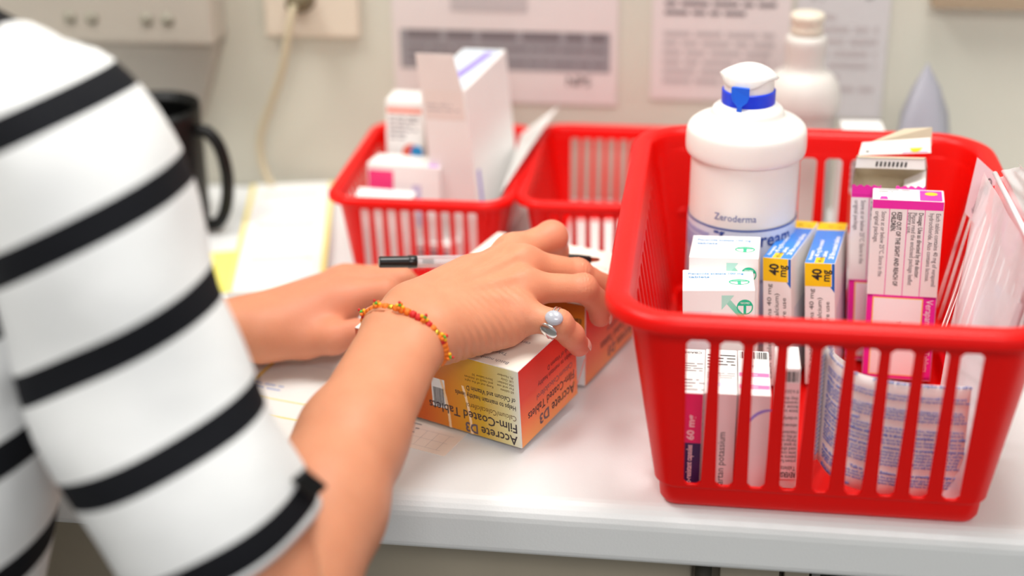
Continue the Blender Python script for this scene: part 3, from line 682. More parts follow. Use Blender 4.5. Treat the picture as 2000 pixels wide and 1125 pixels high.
# prescription sheets curled against the front right slots
def curved_sheet(name, path, zb, zt, label, rows, seed=1, zt_fn=None, cat='paper', zb_fn=None, m=PAPER, warp=0.):
    """vertical sheet following a horizontal path; print is mapped on the near side"""
    pts = smooth_prof(path, 6); L_ = [0]
    for a, b in zip(pts[:-1], pts[1:]): L_.append(L_[-1]+float(np.linalg.norm(b-a)))
    P_ = np.array(pts); L_ = np.array(L_); tot = L_[-1]
    def fn(u, v, l):
        x = np.interp(u, L_, P_[:, 0]); y = np.interp(u, L_, P_[:, 1]); e = .002
        dx = np.interp(u+e, L_, P_[:, 0])-np.interp(u-e, L_, P_[:, 0]); dy = np.interp(u+e, L_, P_[:, 1])-np.interp(u-e, L_, P_[:, 1]); q = math.hypot(dx, dy) or 1
        return Vector((x+dy/q*l, y-dx/q*l + v*.06, v+warp*math.exp(-u/.028)))
    fr = Frame((0, 0, 0), (1, 0, 0), (0, 0, 1), fn=fn); mb = MB(); nu, nv = 28, 10; vs = []; fs = []
    for i in range(nu+1):
        u = tot*i/nu; a = zb_fn(i/nu) if zb_fn else zb; b = zt_fn(i/nu) if zt_fn else zt
        for j in range(nv+1): vs.append(fr.p(u, a+(b-a)*j/nv, 0))
    for i in range(nu):
        for j in range(nv): a = i*(nv+1)+j; fs.append((a, a+nv+1, a+nv+2, a+1))
    mb.add(vs, fs, m)
    for (s, u, v, sz, b) in rows:
        if s == '#': rect(mb, fr, u, v, tot-.002, v+.0004, LBLUEINK, .0005, nu=12)
        else: text(mb, fr, s, u, v, LBLUEINK if b == 2 else BLUEINK, size=sz, bold=.025*(b == 1), l=.0006, res=1)
    return mb.build(name, None, label=label, cat=cat, smooth=True, solid=.0003)
rows = []
BK = ' about the prescription charges you will have to pay and when someone can collect '
RX = [(.0693, 1, 'Have you moved?            your details'), (.0619, 0, 'sent by the patients please note'), (.0598, 0, 'repeat at your'), (.0561, 1, 'Who can help?'), (.0534, 0, 'about one item. If so, I confirm that'), (.0517, 0, 'that your own prescription charges, you'),
      (.0497, 0, 'may send it and you have to pay it and'), (.0477, 0, 'your prescription charge and you'), (.0440, 1, 'Do you have to pay?'), (.0416, 0, 'of the money using a prescription prepay'), (.0396, 0, 'you only pay on prepayment certificate'), (.0369, 1, 'Prescription certificate still valid help is'),
      (.0342, 0, 'if you should or have information to say'), (.0322, 0, 'are at your own surgery or phone today'), (.0292, 1, 'How to collect your prescription  someone'), (.0267, 0, 'to show to collect your prescription complete'), (.0248, 0, 'your repeat native should represent'), (.0228, 0, 'you sign the form if you or and you'), (.0207, 0, "details you don't pay a present"),
      (.0187, 0, 'confirm on the form, behalf'), (.0130, 1, 'Tick the box       Talk to your      Evidence'), (.0105, 0, 'patient should check each of the'), (.0086, 0, 'details again at the bottom'), (.0067, 0, 'of this form and date'), (.0015, 1, 'Evidence not seen')]
for v_, h_, st in RX:
    if len(st) > 30 or not h_: st = (st+BK)[:88]
    rows.append((st, .004, v_+.0045, .0025 if h_ else .0022, h_))
curved_sheet('prescription_paper', [(.150, .742), (.142, .741), (.12, .7385), (.10, .737), (.086, .737), (.077, .740), (.070, .748)][::-1], -.010+.0145, .075, 'white prescription sheet with blue print pressed against the front right slats', rows, warp=.019)
rows2 = [('for an hour or so you may have to', .004, .088-.0026*i, .0021, 2) for i in range(24)]
curved_sheet('prescription_paper', [(.0625, .742), (.0655, .752), (.068, .765), (.072, .785), (.078, .80)], .01, .100, 'curled white sheet with blue print edge-on beside the pink upside-down box', rows2, zb_fn=lambda t: .035-.03*t, zt_fn=lambda t: .104-.04*t)
curved_sheet('prescription_paper', [(.0660, .7390), (.0700, .748), (.0735, .762), (.080, .78), (.09, .79)], .01, .102, 'second curled white sheet tucked behind the blue-printed prescription', rows2, zb_fn=lambda t: .026-.021*t, zt_fn=lambda t: .106-.045*t)

# clear plastic medicine bag at the right of the basket
CLR = mat('clear_film', (242, 236, 240), rough=.12, spec=.8, alpha=.66, transl=.25, bump=1.0, bscale=45)
SLIPM = mat('slip_paper', (238, 226, 230), rough=.7, transl=.1)
bag = thing('medicine_bag', (.165, .80, .004), (0, 0, 0), 'clear crinkled plastic bag holding paper slips at the right of the basket', 'bag')
def bagsheet(name, TF, TN, BN, BF, m, off=0., amp=.003, seed=0, label=None, nu=26, nv=30, deco=None):
    TF, TN, BN, BF = [Vector(p)-Vector((.165, .80, .004)) for p in (TF, TN, BN, BF)]
    rr = np.random.default_rng(seed); ph = rr.uniform(0, 6, 12)
    def fn(u, v, l):
        a = TF.lerp(TN, u); b = BF.lerp(BN, u); p = b.lerp(a, v)
        nrm = (TN-TF).cross(BF-TF).normalized()
        f = sum(sin(ph[i]+(4+3*i)*(u*cos(ph[i+6])+v*sin(ph[i+6])))/(1+i*.6) for i in range(6))
        return p+nrm*(off-l+amp*f)
    mb = MB(); vs = [fn(i/nu, j/nv, 0) for i in range(nu+1) for j in range(nv+1)]; fs = [(i*(nv+1)+j, i*(nv+1)+j+1, (i+1)*(nv+1)+j+1, (i+1)*(nv+1)+j) for i in range(nu) for j in range(nv)]
    mb.add(vs, fs, m)
    if deco: deco(mb, Frame((0, 0, 0), (1, 0, 0), (0, 1, 0), fn=fn))
    return mb.build(name, bag, smooth=True, label=label)
TF, TN, BN, BF = (.1755, .892, .147), (.1755, .745, .150), (.155, .738, .006), (.1265, .742, .006)
bagsheet('film', TF, TN, BN, BF, CLR, .004, .0022, 1, 'crinkled clear film facing left')
bagsheet('film', TF, TN, BN, BF, CLR, -.004, .002, 2)
def sl(mb, fr): 
    for i in range(9): rect(mb, fr, .1, .08+.09*i, .8, .1+.09*i, GL, .0006, nu=4)
bagsheet('paper_slip', (.170, .85, .098), (.173, .75, .125), (.152, .742, .012), (.130, .744, .012), SLIPM, 0, .001, 3, 'white paper slip inside the bag', 10, 10, sl)
bagsheet('paper_slip', (.168, .83, .085), (.171, .76, .10), (.168, .745, .03), (.140, .75, .03), PAPER, .002, .001, 4, None, 10, 10, sl)
mb = MB(); vs, fs = tube_pts([Vector(p)-Vector((.165, .80, .004)) for p in ((.1762, .893, .148), (.1765, .82, .150), (.1765, .745, .152))], .0016, 8); mb.add(vs, fs, mat('seal_white', (236, 232, 236), rough=.3)); mb.build('seal_strip', bag, smooth=True, label='white seal along the bag mouth')
bagsheet('film', (.183, .87, .165), (.186, .76, .175), (.1765, .745, .150), (.1765, .892, .147), CLR, 0, .003, 6, 'loose crinkled bag mouth')
for dx in (0, .0022):
    mb = MB(); vs, fs = tube_pts([Vector(p)-Vector((.165+dx, .80, .004)) for p in ((.176, .915, .104), (.158, .86, .085), (.134, .775, .083))], .0004, 6); mb.add(vs, fs, mat('pale_pink_edge', (240, 190, 190), rough=.4)); mb.build('film_edge', bag, smooth=True)
mb = MB(); q = [(.1650, .915, .1128), (.1742, .913, .1036), (.1835, .917, .1370), (.1695, .920, .1485)]
TAGM = mat('tag_card', (240, 214, 220), rough=.4)
mb.add([Vector(p) for p in q]+[Vector(p)+Vector((0, .0006, 0)) for p in q], [(0, 1, 2, 3), (7, 6, 5, 4), (0, 4, 5, 1), (1, 5, 6, 2), (2, 6, 7, 3), (3, 7, 4, 0)], TAGM)
fr = Frame(q[0], Vector(q[1])-Vector(q[0]), Vector(q[3])-Vector(q[0])); fr = Frame(Vector(q[1]), Vector(q[2])-Vector(q[1]), Vector(q[0])-Vector(q[1]))
text(mb, fr, 'B/p', .020, .003, INK, size=.008, l=.0003); rect(mb, fr, .006, .0062, .026, .0066, INK, .0003); rect(mb, fr, .024, .0035, .0244, .0085, INK, .0003); rect(mb, fr, .010, .004, .028, .0043, INK, .0003); text(mb, fr, 'dispensed', .004, .007, GREY, size=.004, l=.0003)
mb.build('card_tag', None, label='pale pink card tag with handwriting leaning at the right rim of the basket', cat='tag')

# ================================================================== ACCRETE BOXES under the hand
OR1 = uvgrad('orange_front', [(0, (205, 80, 22)), (.42, (216, 96, 22)), (.60, (224, 138, 22)), (.78, (214, 168, 36)), (.93, (232, 220, 160)), (1, (240, 238, 224))], 'X', .3)
OR2 = uvgrad('red_orange_side', [(0, (250, 170, 90)), (.3, (244, 120, 60)), (.6, (232, 62, 32)), (1, (226, 40, 26))], 'Y', .3)
ORY = uvgrad('orange_side_yellow', [(0, (244, 190, 90)), (.6, (240, 150, 40)), (1, (205, 110, 20))], 'Y', .3)
TXT = mat('dark_print', (52, 36, 46), rough=.45); TXP = mat('purple_grey_print', (98, 80, 92), rough=.45); TXO = mat('brown_print', (110, 72, 30), rough=.45)
SWH = mat('swoosh', (250, 214, 170), rough=.35); PALE = mat('cream_top', (250, 244, 232), rough=.35)
def accrete(w, d, h, c, rot, label, second=False):
    k = Carton(w, d, h); m = k.mb; f = k.front
    rect(m, k.front, .0003, .0003, w-.0003, h-.0003, OR1 if not second else ORY, nu=8); rect(m, k.right, .0003, .0003, d-.0003, h-.0003, OR2)
    rect(m, k.top, .0003, .0003, w-.0003, d-.0003, PALE)
    if second: rect(m, k.front, .0003, .0003, w-.0003, h*.50, WHITEP, .0001)
    g = f.flip()
    # swooshes
    for u0, cc in ((.036, 1), (.052, 1)):
        pts = [(w-u0-.012*t*t+.0, h*t) for t in np.linspace(0, .62, 9)]
        for (a, b), (c2, d2) in zip(pts[:-1], pts[1:]): poly(m, f, [(a-.001, b), (a+.001, b), (c2+.0008, d2), (c2-.0008, d2)], SWH, .00011) if not second else None
    if not second:
        text(m, g, 'Accrete', .0028, h-.0078, TXT, size=.0095, width=.0262, bold=.012); text(m, g, 'D3', .0315, h-.0078, TXP, size=.0095, width=.0090, bold=.03)
        text(m, g, 'Film-Coated Tablets', .0028, h-.0166, TXT, size=.0092, width=.0640, bold=.012)
        text(m, g, 'Calcium/Colecalciferol', .0028, h-.0226, TXO, size=.0055, width=.036)
        text(m, g, 'Helps to maintain healthy levels', .0028, h-.0298, TXT, size=.0049, width=.0435, bold=.01); text(m, g, 'of Calcium and Vitamin D', .0028, h-.0352, TXT, size=.0049, width=.035, bold=.01)
        for i, s in enumerate(['60 tablets', 'For oral use', 'MA Holder:', 'UK Only', 'PL Number']): text(m, g, s, .0035, h-.0400-.0026*i, TXO, size=.0024)
        for i, s in enumerate(['Keep out of the sight', 'and reach of children', 'Store below 30']): text(m, g, s, .018, h-.0400-.0026*i, TXO, size=.0024)
        rect(m, f, w-.064, h*.24, w-.054, h*.62, WHITEP, .0001); barcode(m, f, w-.063, h*.27, w-.055, h*.50, INK, 4)
    else:
        for i, s in enumerate(['MA Holder: UK', 'UK Only 60', 'Film-coated', 'tablets BP', 'Each tablet']): text(m, g, s, .003, h*.20-.0048*i+.018, INK, size=.0046, bold=.02)
    if second: rect(m, f, w-.0125, h*.30, w-.0100, h*.38, INK, .0002); rect(m, f, w-.0125, h*.12, w-.0095, h*.20, INK, .0002)
    g = k.right.flip()
    text(m, g, 'Accrete', .004, h-.0115, TXT, size=.0100, width=.0290, bold=.012); text(m, g, 'D3', .0365, h-.0115, TXP, size=.0100, width=.0115, bold=.03)
    text(m, g, 'Film-Coated Tablets', .004, h-.0205, TXT, size=.0085, width=.057, bold=.01)
    text(m, g, 'Calcium/Colecalciferol', .006, h-.0275, TXP, size=.0058, width=.044); text(m, g, 'Helps to maintain healthy', .006, h-.0350, TXT, size=.005, width=.042); text(m, g, 'levels of Vitamin D', .006, h-.0405, TXT, size=.005, width=.030)
    for j in range(2):
        pts = [(d*.60+.012*j+.035*t, .001+h*.62*t*t) for t in np.linspace(0, .75, 8)]
        for (a, b), (c2, d2) in zip(pts[:-1], pts[1:]): poly(m, k.right, [(a-.0009, b), (a+.0009, b), (c2+.0007, d2), (c2-.0007, d2)], mat('swoosh_pink', (250, 150, 130), rough=.35), .00012)
    g = k.top.flip()
    for i in range(7): text(m, g, ['Batch number and expiry date', 'Take as directed by your doctor', 'Each tablet contains calcium', 'carbonate and colecalciferol', 'Read the leaflet before use', 'Keep in the original container', 'Store in a dry place'][i], .01+.006*(i % 3), d*.9-i*.0085, GREY, size=.0042)
    return k.place('medicine_box', c, rot, label)
accrete(.1199, .0697, .055, (-.2135, .8209, .0035), (-23.6, 4.5, 0), 'orange and yellow calcium tablet box gripped under the right hand')
accrete(.1070, .0858, .0590, (-.1743, .8937, .0019), (-18.9, 0, 0), 'second orange calcium tablet box, behind the gripped one at the fingertips', True)

# ================================================================== PEN
pen = thing('ballpoint_pen', (0, 0, 0), (0, 0, 0), 'clear ballpoint pen with black end and tip held in the right hand', 'pen')
pa, pb = Vector((-.2048, .8481, .090)), Vector((-.0675, .9014, .075)); pd = (pb-pa).normalized()
def along(t): return pa+(pb-pa)*t
pen.location = pa
def ptube(name, ts, rs, m, seg=20, label=None, smooth=True):
    mb = MB(); vs, fs = tube_pts([along(t)-pa for t in ts], rs, seg); mb.add(vs, fs, m); o = mb.build(name, pen, smooth=smooth, label=label)
    if smooth: o.modifiers.new('e', 'EDGE_SPLIT').split_angle = radians(35)
    return o
PBLK = mat('pen_black', (16, 17, 20), rough=.25)
ptube('end_plug', [0, .004, .13], [.0030, .0037, .0039], PBLK, label='black end plug'); ptube('end_ring', [.128, .130, .163, .165], [.0041, .0043, .0043, .0041], PBLK, 24)
ptube('barrel', [.163, .82], [.0040, .0040], mat('clear_barrel', (232, 228, 232), rough=.1, spec=.8, alpha=.45, transl=.1), 6, 'clear faceted barrel', False)
ptube('ink_refill', [.15, .90], [.0014, .0014], mat('refill', (215, 205, 210), rough=.3)); ptube('ink', [.19, .24], [.0016, .0016], PBLK)
ptube('grip_cone', [.80, .84, .90, .955, .957], [.0041, .0041, .0037, .0026, .0018], PBLK, label='black tip section'); ptube('nib', [.956, .99, 1.0], [.0019, .0013, .0004], mat('copper_nib', (190, 120, 90), rough=.25, metal=.9), label='copper coloured nib')

# ================================================================== PERSON
SK = bpy.data.materials.new('skin'); SK.use_nodes = True; nt = SK.node_tree; N = nt.nodes; L = nt.links; b = N['Principled BSDF']
tc = N.new('ShaderNodeTexCoord'); nz = N.new('ShaderNodeTexNoise'); nz.inputs['Scale'].default_value = 60; nz.inputs['Detail'].default_value = 6; L.new(tc.outputs['Object'], nz.inputs[0])
m1 = N.new('ShaderNodeMix'); m1.data_type = 'RGBA'; m1.inputs['A'].default_value = srgb((210, 138, 103))+(1,); m1.inputs['B'].default_value = srgb((224, 154, 119))+(1,); L.new(nz.outputs['Fac'], m1.inputs['Factor'])
at_ = N.new('ShaderNodeAttribute'); at_.attribute_name = 'flush'
m2 = N.new('ShaderNodeMix'); m2.data_type = 'RGBA'; m2.inputs['B'].default_value = srgb((224, 128, 106))+(1,); L.new(m1.outputs['Result'], m2.inputs['A']); L.new(at_.outputs['Fac'], m2.inputs['Factor'])
L.new(m2.outputs['Result'], b.inputs['Base Color']); b.inputs['Roughness'].default_value = .48; b.inputs['Specular IOR Level'].default_value = .35
b.inputs['Subsurface Weight'].default_value = .25; b.inputs['Subsurface Radius'].default_value = (1, .35, .2); b.inputs['Subsurface Scale'].default_value = .004
vo = N.new('ShaderNodeTexVoronoi'); vo.inputs['Scale'].default_value = 900; L.new(tc.outputs['Object'], vo.inputs['Vector'])
bp = N.new('ShaderNodeBump'); bp.inputs['Strength'].default_value = .12; bp.inputs['Distance'].default_value = .0006; L.new(vo.outputs['Distance'], bp.inputs['Height']); L.new(bp.outputs['Normal'], b.inputs['Normal'])

A = lambda *q: np.array(q, np.float32)
W_ = A(-.1625, .765, .0885)                       # right wrist
MI, MM, MR, MP = A(-.1205, .8600, .0955), A(-.1110, .8421, .0955), A(-.1078, .8185, .0905), A(-.1103, .7990, .0825)
fwd = MM-W_; fwd /= np.linalg.norm(fwd); acr = MI-MP; acr -= fwd*(acr@fwd); acr /= np.linalg.norm(acr); nor = np.cross(fwd, acr); nor = nor if nor[2] > 0 else -nor
F_IDX = [MI, A(-.0975, .8800, .0985), A(-.0965, .8915, .0840), A(-.1040, .8900, .0735)]
F_MID = [MM, A(-.0785, .8590, .0835), A(-.0625, .8670, .0710), A(-.0555, .8690, .0590)]
F_RNG = [MR, A(-.0725, .8320, .0855), A(-.0635, .8400, .0725), A(-.0625, .8430, .0620)]
F_PNK = [MP, A(-.0835, .7935, .0790), A(-.0765, .7985, .0695), A(-.0725, .8060, .0590)]
R_IDX = [.0098, .0102, .0088, .0078]; R_MID = [.0100, .0088, .0080, .0074]; R_RNG = [.0098, .0085, .0077, .0071]; R_PNK = [.0092, .0082, .0076, .0068]
ELB = A(-.1952, .5531, .0327); FA1 = A(-.1890, .6281, .0490); FA2 = A(-.1835, .6742, .0630); BR = A(-.1690, .7480, .0865)
def right_hand(p):
    wr = smin(seg_d(p, W_+acr*.009, BR+acr*.0095, .0175, .0165), seg_d(p, W_-acr*.009, BR-acr*.0095, .0172, .0165), .01)
    d = wr
    for mc, ra, off in ((MI, .0105, .010), (MM, .0110, .003), (MR, .0108, -.004), (MP, .0100, -.011)):
        d = smin(d, seg_d(p, W_+acr*off+fwd*.006-nor*.002, mc-nor*.0015, .0150, ra), .012)
        lo_ = .010 if mc[2] > .092 else .0055; d = smin(d, seg_d(p, W_+acr*off+fwd*.012-nor*lo_, mc-nor*lo_-fwd*.006, .0130, .0100), .010)
    # heel of the hand on the little-finger side and the ball of the thumb
    d = smin(d, seg_d(p, W_-acr*.012+fwd*.012-nor*.007, MP-nor*.006-fwd*.010, .0125, .0105), .010)
    d = smin(d, seg_d(p, W_+acr*.017+fwd*.014-nor*.004, W_*.4+MI*.6+acr*.0085-nor*.003, .0135, .0110), .012)
    TH = [W_+acr*.016+fwd*.010-nor*.010, W_+acr*.030+fwd*.042-nor*.020, A(-.118, .884, .0675), A(-.1000, .897, .0655)]
    th = chain(p, TH, [.015, .0125, .0100, .0080], .005); d = smin(d, th, .010)
    for mc in (MI, MM, MR, MP): d = smin(d, np.linalg.norm(p-(mc+nor*.0008), axis=1)-.0108, .005)
    base = d
    # tendons on the back
    for mc, off in ((MI, .006), (MM, .002), (MR, -.003), (MP, -.007)):
        base = smin(base, seg_d(p, W_+acr*off+fwd*.02+nor*.0120, mc+nor*.0092, .0022, .0026), .0045)
    out = base
    for F_, R2, cr in ((F_IDX, R_IDX, .0002), (F_MID, R_MID, .00065), (F_RNG, R_RNG, .00055), (F_PNK, R_PNK, .0003)):
        g = chain(p, F_, R2, .003)
        g = smin(g, np.linalg.norm(p-(F_[1]+nor*.0012), axis=1)-R2[1]*.93, .003)      # knuckle
        out = np.minimum(out, smin(base, g, .0075))
        # creases across the middle knuckle
        ax = F_[1]-F_[0]; ax /= np.linalg.norm(ax); q = p-F_[1]; s = q@ax; rr_ = np.linalg.norm(q, axis=1)
        out = out+cr*np.cos(s/.0021*2*pi)*np.exp(-(s/.0042)**2)*np.exp(-(rr_/.0125)**4)*((q@nor) > 0)
    # skin folds at the heel of the hand
    q = p-(W_-acr*.020+fwd*.034-nor*.006); s = q@fwd; m = np.exp(-((q@acr)/.012)**2-(s/.024)**2-((q@nor)/.013)**2)
    out = out+.0020*m*np.sin((s+.25*(q@nor))/.0054*2*pi)
    q = p-F_[0]
    return out
def forearm_r(p):
    d = smin(seg_d(p, BR+acr*.0095, FA2+A(.003, .0, .0)+acr*.007, .0165, .0235), seg_d(p, BR-acr*.0095, FA2-acr*.006, .0165, .0235), .012)
    d = smin(d, seg_d(p, FA2, FA1, .0285, .0325), .012); return smin(d, seg_d(p, FA1, ELB, .0325, .0350), .012)
def right_all(p): return smin(right_hand(p), forearm_r(p), .006)
CDIR = W_-FA2; CDIR = CDIR/np.linalg.norm(CDIR); CUT = BR+CDIR*.002
V1, Q1 = sdf_mesh(lambda p: np.maximum(right_all(p), -((p-CUT)@CDIR)), (-.215, .735, .035), (-.04, .915, .125), .00095)
V2, Q2 = sdf_mesh(lambda p: np.maximum(right_all(p), (p-CUT-CDIR*.0004)@CDIR), (-.250, .50, -.02), (-.12, .80, .125), .0022)
# left arm and hand
LW = A(-.302, .862, .030); LE = A(-.520, .800, .050)
LI, LM, LR_, LP = A(-.243, .884, .0460), A(-.240, .900, .0480), A(-.246, .915, .0450), A(-.254, .928, .0380)
lf = LM-LW; lf /= np.linalg.norm(lf); la = LP-LI; la -= lf*(la@lf); la /= np.linalg.norm(la); ln = np.cross(lf, la); ln = ln if ln[2] > 0 else -ln
def left_all(p):
    d = smin(seg_d(p, LW+la*.008, LE+la*.01, .0170, .033), seg_d(p, LW-la*.008, LE-la*.01, .0170, .033), .012)
    for mc, off in ((LI, -.010), (LM, -.003), (LR_, .004), (LP, .011)):
        d = smin(d, seg_d(p, LW+la*off+lf*.004, mc-ln*.002, .0155, .0115), .012); d = smin(d, seg_d(p, LW+la*off+lf*.012-ln*.006, mc-ln*.010, .0130, .0100), .010)
    base = smin(d, chain(p, [LW-la*.012+lf*.01-ln*.006, A(-.262, .862, .0250), A(-.240, .8560, .0300), A(-.2245, .8560, .0360)], [.0165, .0130, .0105, .0085], .005), .012)
    out = base
    for F_, R2 in (([LI, A(-.212, .8905, .0500), A(-.2020, .8985, .0360), A(-.2010, .9000, .022)], [.0102, .0092, .0082, .0074]), ([LM, A(-.204, .9080, .0500), A(-.190, .9140, .0350), A(-.188, .9150, .020)], [.0102, .0092, .0082, .0074]),
                   ([LR_, A(-.210, .9240, .0460), A(-.196, .9290, .0310), A(-.195, .9290, .017)], [.0100, .0088, .0080, .0072]), ([LP, A(-.224, .9380, .0380), A(-.212, .9430, .0260), A(-.209, .9430, .015)], [.0090, .0080, .0072, .0066])):
        out = np.minimum(out, smin(base, chain(p, F_, R2, .003), .008))
    return out
V3, Q3 = sdf_mesh(left_all, (-.57, .74, -.01), (-.165, .965, .10), .0019)
# torso, upper arms, neck, head
RS, LS = A(-.3000, .6080, .245), A(-.600, .7450, .245)
side = RS-LS; side /= np.linalg.norm(side); face = np.cross(A(0, 0, 1), side); NK = (RS+LS)/2+A(0, 0, .062)+face*-.01
HC = NK+face*.055+A(0, 0, .155)
Ah = np.stack([side, face, np.cross(side, face)], 1)
def torso(p):
    d = smin(seg_d(p, RS, ELB, .034, .034), seg_d(p, LS, LE, .034, .034), .01)
    t = None
    for s in (-.07, 0, .07):
        for a_, b_, ra, rb in ((A(-.505, .545, -.14), A(-.48, .605, .10), .078, .072), (A(-.48, .605, .10), A(-.45, .672, .225), .072, .064)):
            e = seg_d(p, a_+side*s, b_+side*s, ra, rb); t = e if t is None else smin(t, e, .04)
    t = smin(t, seg_d(p, RS-side*.03+A(0, 0, .005), LS+side*.03+A(0, 0, .005), .034, .034), .04); d = smin(d, t, .03)
    d = smin(d, seg_d(p, NK-A(0, 0, .03), HC-A(0, 0, .07), .053, .050), .03)
    hd = smin(ell_d(p, HC+A(0, 0, .02), (.073, .092, .088), Ah), ell_d(p, HC+face*.02-A(0, 0, .055), (.052, .066, .062), Ah), .03)
    hd = smin(hd, seg_d(p, HC+face*.090+A(0, 0, .010), HC+face*.100-A(0, 0, .020), .006, .008), .012)     # nose
    for s in (-1, 1):
        hd = smin(hd, ell_d(p, HC+side*s*.074-A(0, 0, .005), (.009, .016, .03), Ah), .008)
        e = ell_d(p, HC+face*.092+side*s*.031+A(0, 0, .012), (.016, .012, .009), Ah); hd = -smin(-hd, e, .006)
        hd = smin(hd, seg_d(p, HC+face*.086+side*s*.018+A(0, 0, .030), HC+face*.078+side*s*.046+A(0, 0, .029), .004, .003), .008)
    hd = smin(hd, seg_d(p, HC+face*.090+side*.018-A(0, 0, .05), HC+face*.090-side*.018-A(0, 0, .05), .006, .006), .006)
    hd = smin(hd, ell_d(p, HC+face*.075-A(0, 0, .085), (.024, .018, .016), Ah), .02)
    return smin(d, hd, .015)
V4, Q4 = sdf_mesh(torso, (-.75, .44, -.26), (-.14, .92, .60), .0046)
V = np.concatenate([V1, V2, V3, V4]); n1, n2, n3 = len(V1), len(V2), len(V3)
Q = np.concatenate([Q1, Q2+n1, Q3+n1+n2, Q4+n1+n2+n3])
me = bpy.data.meshes.new('person'); me.from_pydata(V.tolist(), [], Q.tolist()); me.materials.append(SK); me.polygons.foreach_set('use_smooth', [True]*len(Q))
fl = np.zeros(len(V)); vv = V.astype(np.float32)
for c_, s_, a_ in [(F_IDX[1], .012, .8), (F_MID[1], .010, .55), (F_RNG[1], .010, .55), (F_MID[3], .018, .7), (F_RNG[3], .018, .8), (F_PNK[3], .02, .9), (MM, .012, .3), (MR, .012, .3), (MP, .014, .3), (A(-.24, .88, .04), .05, .35), (A(-.22, .86, .03), .03, .5)]:
    fl = np.maximum(fl, a_*np.exp(-(np.linalg.norm(vv-c_, axis=1)/s_)**2))
att = me.attributes.new('flush', 'FLOAT', 'POINT'); att.data.foreach_set('value', fl.astype(np.float32)); me.update()
person = bpy.data.objects.new('person', me)
finish(person, None, 'person in a black and white striped top leaning over the worktop, right hand on boxes', 'person')
# nails
NAIL = mat('nail', (240, 190, 170), rough=.2, coat=.3)
def nail(c_, dirv, nrm, w=.0052, l=.006):
    dv = Vector(dirv).normalized(); nv = Vector(nrm); nv = (nv-dv*nv.dot(dv)).normalized(); sv = dv.cross(nv); mb = MB(); vs = []; fs = []
    for i in range(9):
        for j in range(9):
            a = (i/8-.5)*2; bb = (j/8-.5)*2; k = math.sqrt(max(0, 1-.35*bb*bb)); vs.append(Vector(c_)+sv*a*w*k+dv*bb*l+nv*(.0012*(1-a*a)-.0006*bb*bb))
    for i in range(8):
        for j in range(8): q = i*9+j; fs.append((q, q+1, q+10, q+9))
    mb.add(vs, fs, NAIL); mb.build('fingernail', person, smooth=True, solid=.0004)
for F_, R2, nr_ in ((F_RNG, R_RNG, A(.8, -.1, .35)), (F_PNK, R_PNK, A(.9, .05, .3)), (F_MID, R_MID, A(.8, .3, .35))):
    dv = F_[3]-F_[2]; dv /= np.linalg.norm(dv); nv = nr_-dv*(nr_@dv); nv /= np.linalg.norm(nv)
    nail(F_[3]+nv*(R2[3]-.0011)+dv*.0005, dv, nv, .0036, .0042)

SPH = 0.85; SLP = 0.20
# striped shirt ----------------------------------------------------
SH = bpy.data.materials.new('striped_cotton'); SH.use_nodes = True; nt = SH.node_tree; N = nt.nodes; L = nt.links; b = N['Principled BSDF']
uv = N.new('ShaderNodeUVMap'); uv.uv_map = 'UVMap'; sp = N.new('ShaderNodeSeparateXYZ'); L.new(uv.outputs[0], sp.inputs[0])
fr_ = N.new('ShaderNodeMath'); fr_.operation = 'FRACT'; L.new(sp.outputs['Y'], fr_.inputs[0])
lt = N.new('ShaderNodeMath'); lt.operation = 'LESS_THAN'; L.new(fr_.outputs[0], lt.inputs[0]); lt.inputs[1].default_value = .275
mx = N.new('ShaderNodeMix'); mx.data_type = 'RGBA'; mx.inputs['A'].default_value = srgb((236, 236, 236))+(1,); mx.inputs['B'].default_value = srgb((18, 19, 24))+(1,); L.new(lt.outputs[0], mx.inputs['Factor']); L.new(mx.outputs['Result'], b.inputs['Base Color'])
b.inputs['Roughness'].default_value = .85; b.inputs['Specular IOR Level'].default_value = .2
tc = N.new('ShaderNodeTexCoord'); nz = N.new('ShaderNodeTexNoise'); nz.inputs['Scale'].default_value = 18; L.new(tc.outputs['Object'], nz.inputs[0])
bp = N.new('ShaderNodeBump'); bp.inputs['Strength'].default_value = .25; bp.inputs['Distance'].default_value = .01; L.new(nz.outputs['Fac'], bp.inputs['Height']); L.new(bp.outputs['Normal'], b.inputs['Normal'])
MATS['striped'] = SH
